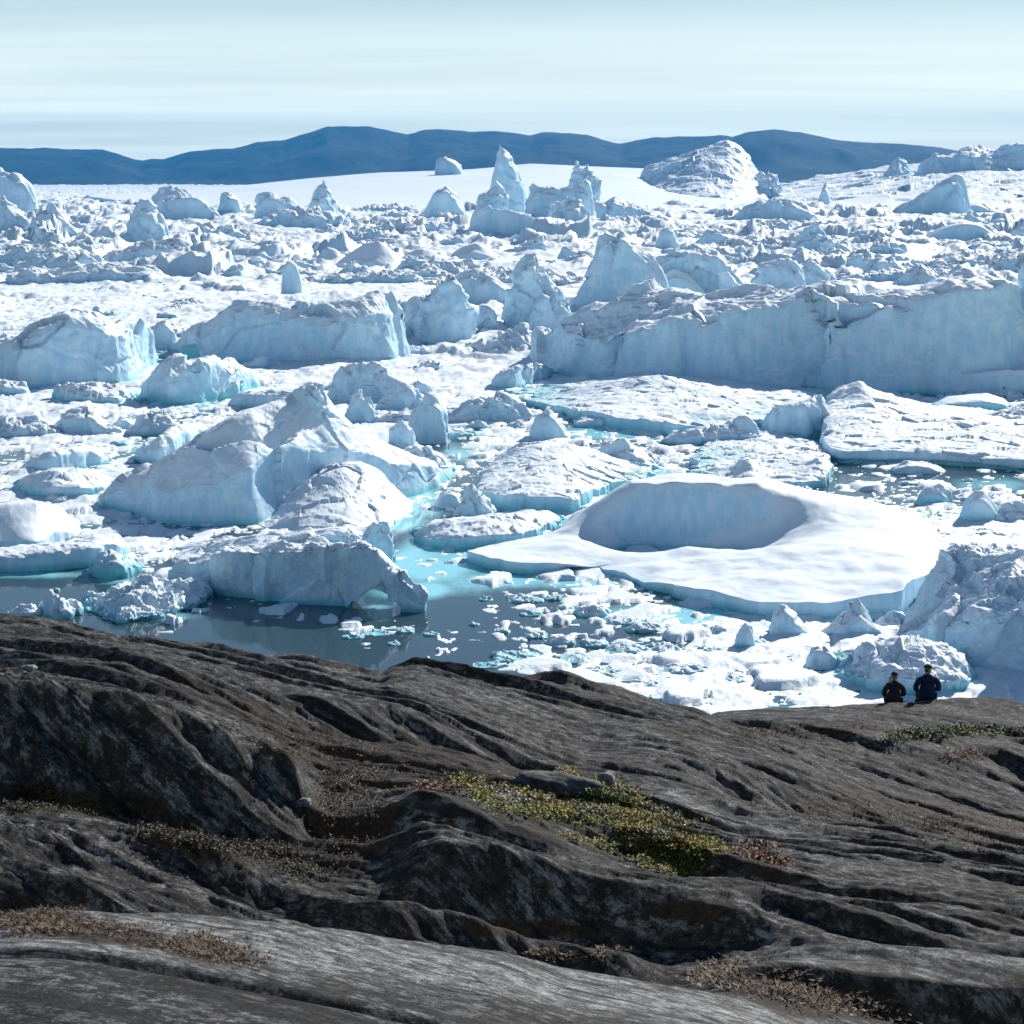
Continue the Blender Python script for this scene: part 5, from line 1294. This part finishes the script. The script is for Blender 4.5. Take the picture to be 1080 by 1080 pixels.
    if tl: link('ponytail', tl, HAIR_F, h)
    cp_ = link('cap', cap, CAP, root); link('brim', brim, CAP, cp_)
    return root
BOOT = mat_plain('boot_leather', (.04, .03, .025), (.06, .045, .035), 20)
HAIR_F = mat_plain('fair_hair', (.30, .20, .10), (.42, .30, .16), 60, .5); HAIR_D = mat_plain('dark_hair', (.03, .02, .015), (.05, .035, .025), 60, .5)
CAP = mat_plain('cap_cloth', (.03, .03, .035), (.045, .045, .05), 60)
person('person in a brown jacket with a fair ponytail sitting on the rock rim', 943, mat_plain('brown_jacket', (.035, .018, .016), (.05, .026, .022), 40), mat_plain('dark_trousers', (.02, .02, .024), (.03, .03, .035), 40), .98, True, R(-3), R(-25))
person('person in a navy blue jacket and dark peaked cap sitting beside the ponytailed one', 978, mat_plain('navy_jacket', (.010, .022, .055), (.016, .032, .075), 40), mat_plain('grey_trousers', (.04, .04, .042), (.06, .06, .06), 40), 1.06, False, R(-2), R(-58))

# ------------------------------------------------------------------ air, sky, sun, camera
def haze():
    m, nt = new_mat('thin_air'); b = NB(nt)
    out = b.n('ShaderNodeOutputMaterial'); v = b.n('ShaderNodeVolumePrincipled')
    v.inputs['Color'].default_value = rgb(.02, .42, 1.0); v.inputs['Density'].default_value = HAZE_D
    v.inputs['Anisotropy'].default_value = 0.0
    b.l(v.outputs[0], out.inputs['Volume'])
    bm = bmesh.new(); bmesh.ops.create_cube(bm, size=1)
    for q in bm.verts: q.co = Vector((q.co.x * 26000, (q.co.y + .5) * 17500 - 600, (q.co.z + .5) * 560 - 8))
    me = bpy.data.meshes.new('haze'); bm.to_mesh(me); bm.free()
    tag(link('haze', me, m), 'thin blue air over the fjord', kind='stuff')
HAZE_D = 5.5e-5
haze()

w = bpy.data.worlds.new('World'); S.world = w; w.use_nodes = True
nt = w.node_tree; b = NB(nt); bg = nt.nodes['Background']
sk = b.n('ShaderNodeTexSky', sky_type='NISHITA'); sk.sun_disc = False
sk.sun_elevation = SUN_EL; sk.sun_rotation = SUN_AZ; sk.altitude = 50; sk.air_density = 1.0; sk.dust_density = .2; sk.ozone_density = 2.0
tc = b.n('ShaderNodeTexCoord')
sx = b.n('ShaderNodeSeparateXYZ'); b.l(tc.outputs['Generated'], sx.inputs[0])
# thin veils of high cloud, laid out on a flat layer far above
hz = b.math('ADD', b.math('MAXIMUM', sx.outputs['Z'], 0.0), .045)
cv = b.n('ShaderNodeCombineXYZ'); b.l(b.math('DIVIDE', sx.outputs['X'], hz), cv.inputs[0]); b.l(b.math('DIVIDE', sx.outputs['Y'], hz), cv.inputs[1])
c1 = b.noise(b.scale(cv.outputs[0], (.16, .55, 1)), 1.0, 7, .6, .6)
c2 = b.noise(b.scale(cv.outputs[0], (.05, .16, 1)), 1.0, 4, .5, .3)
cl = b.ss(b.math('ADD', b.math('MULTIPLY', c1, .55), b.math('MULTIPLY', c2, .6)), .40, .74)
low = b.ss(sx.outputs['Z'], .24, .05)
cl = b.math('MULTIPLY', b.math('ADD', .50, b.math('MULTIPLY', cl, .5)), low)
veil = b.mix(b.ss(sx.outputs['Z'], .11, .015), rgb(7.3, 9.2, 9.6), rgb(20.4, 20.8, 16.0))
col = b.mix(cl, sk.outputs[0], veil)
b.l(col, bg.inputs['Color']); bg.inputs['Strength'].default_value = .057

sun = bpy.data.lights.new('sun', 'SUN'); sun.energy = 4.95; sun.angle = R(.53); sun.color = (1.0, .965, .91)
so = bpy.data.objects.new('sun', sun); COL.objects.link(so)
dv = Vector((math.sin(SUN_AZ) * math.cos(SUN_EL), math.cos(SUN_AZ) * math.cos(SUN_EL), math.sin(SUN_EL)))
so.rotation_euler = dv.to_track_quat('Z', 'Y').to_euler(); so.location = (60, 60, 120)

cam = bpy.data.cameras.new('camera'); cam.sensor_width = 36; cam.lens = 36 * F / 1080; cam.clip_start = .2; cam.clip_end = 60000
co_ = bpy.data.objects.new('camera', cam); COL.objects.link(co_); co_.location = (0, 0, CAM_H); co_.rotation_euler = (math.pi / 2 - PITCH, 0, 0)
S.camera = co_
S.render.engine = 'CYCLES'
S.cycles.use_denoising = True
S.cycles.max_bounces = 8; S.cycles.diffuse_bounces = 3; S.cycles.volume_bounces = 0
S.view_settings.view_transform = 'Standard'; S.view_settings.look = 'None'; S.view_settings.gamma = 1; S.view_settings.exposure = 0.62
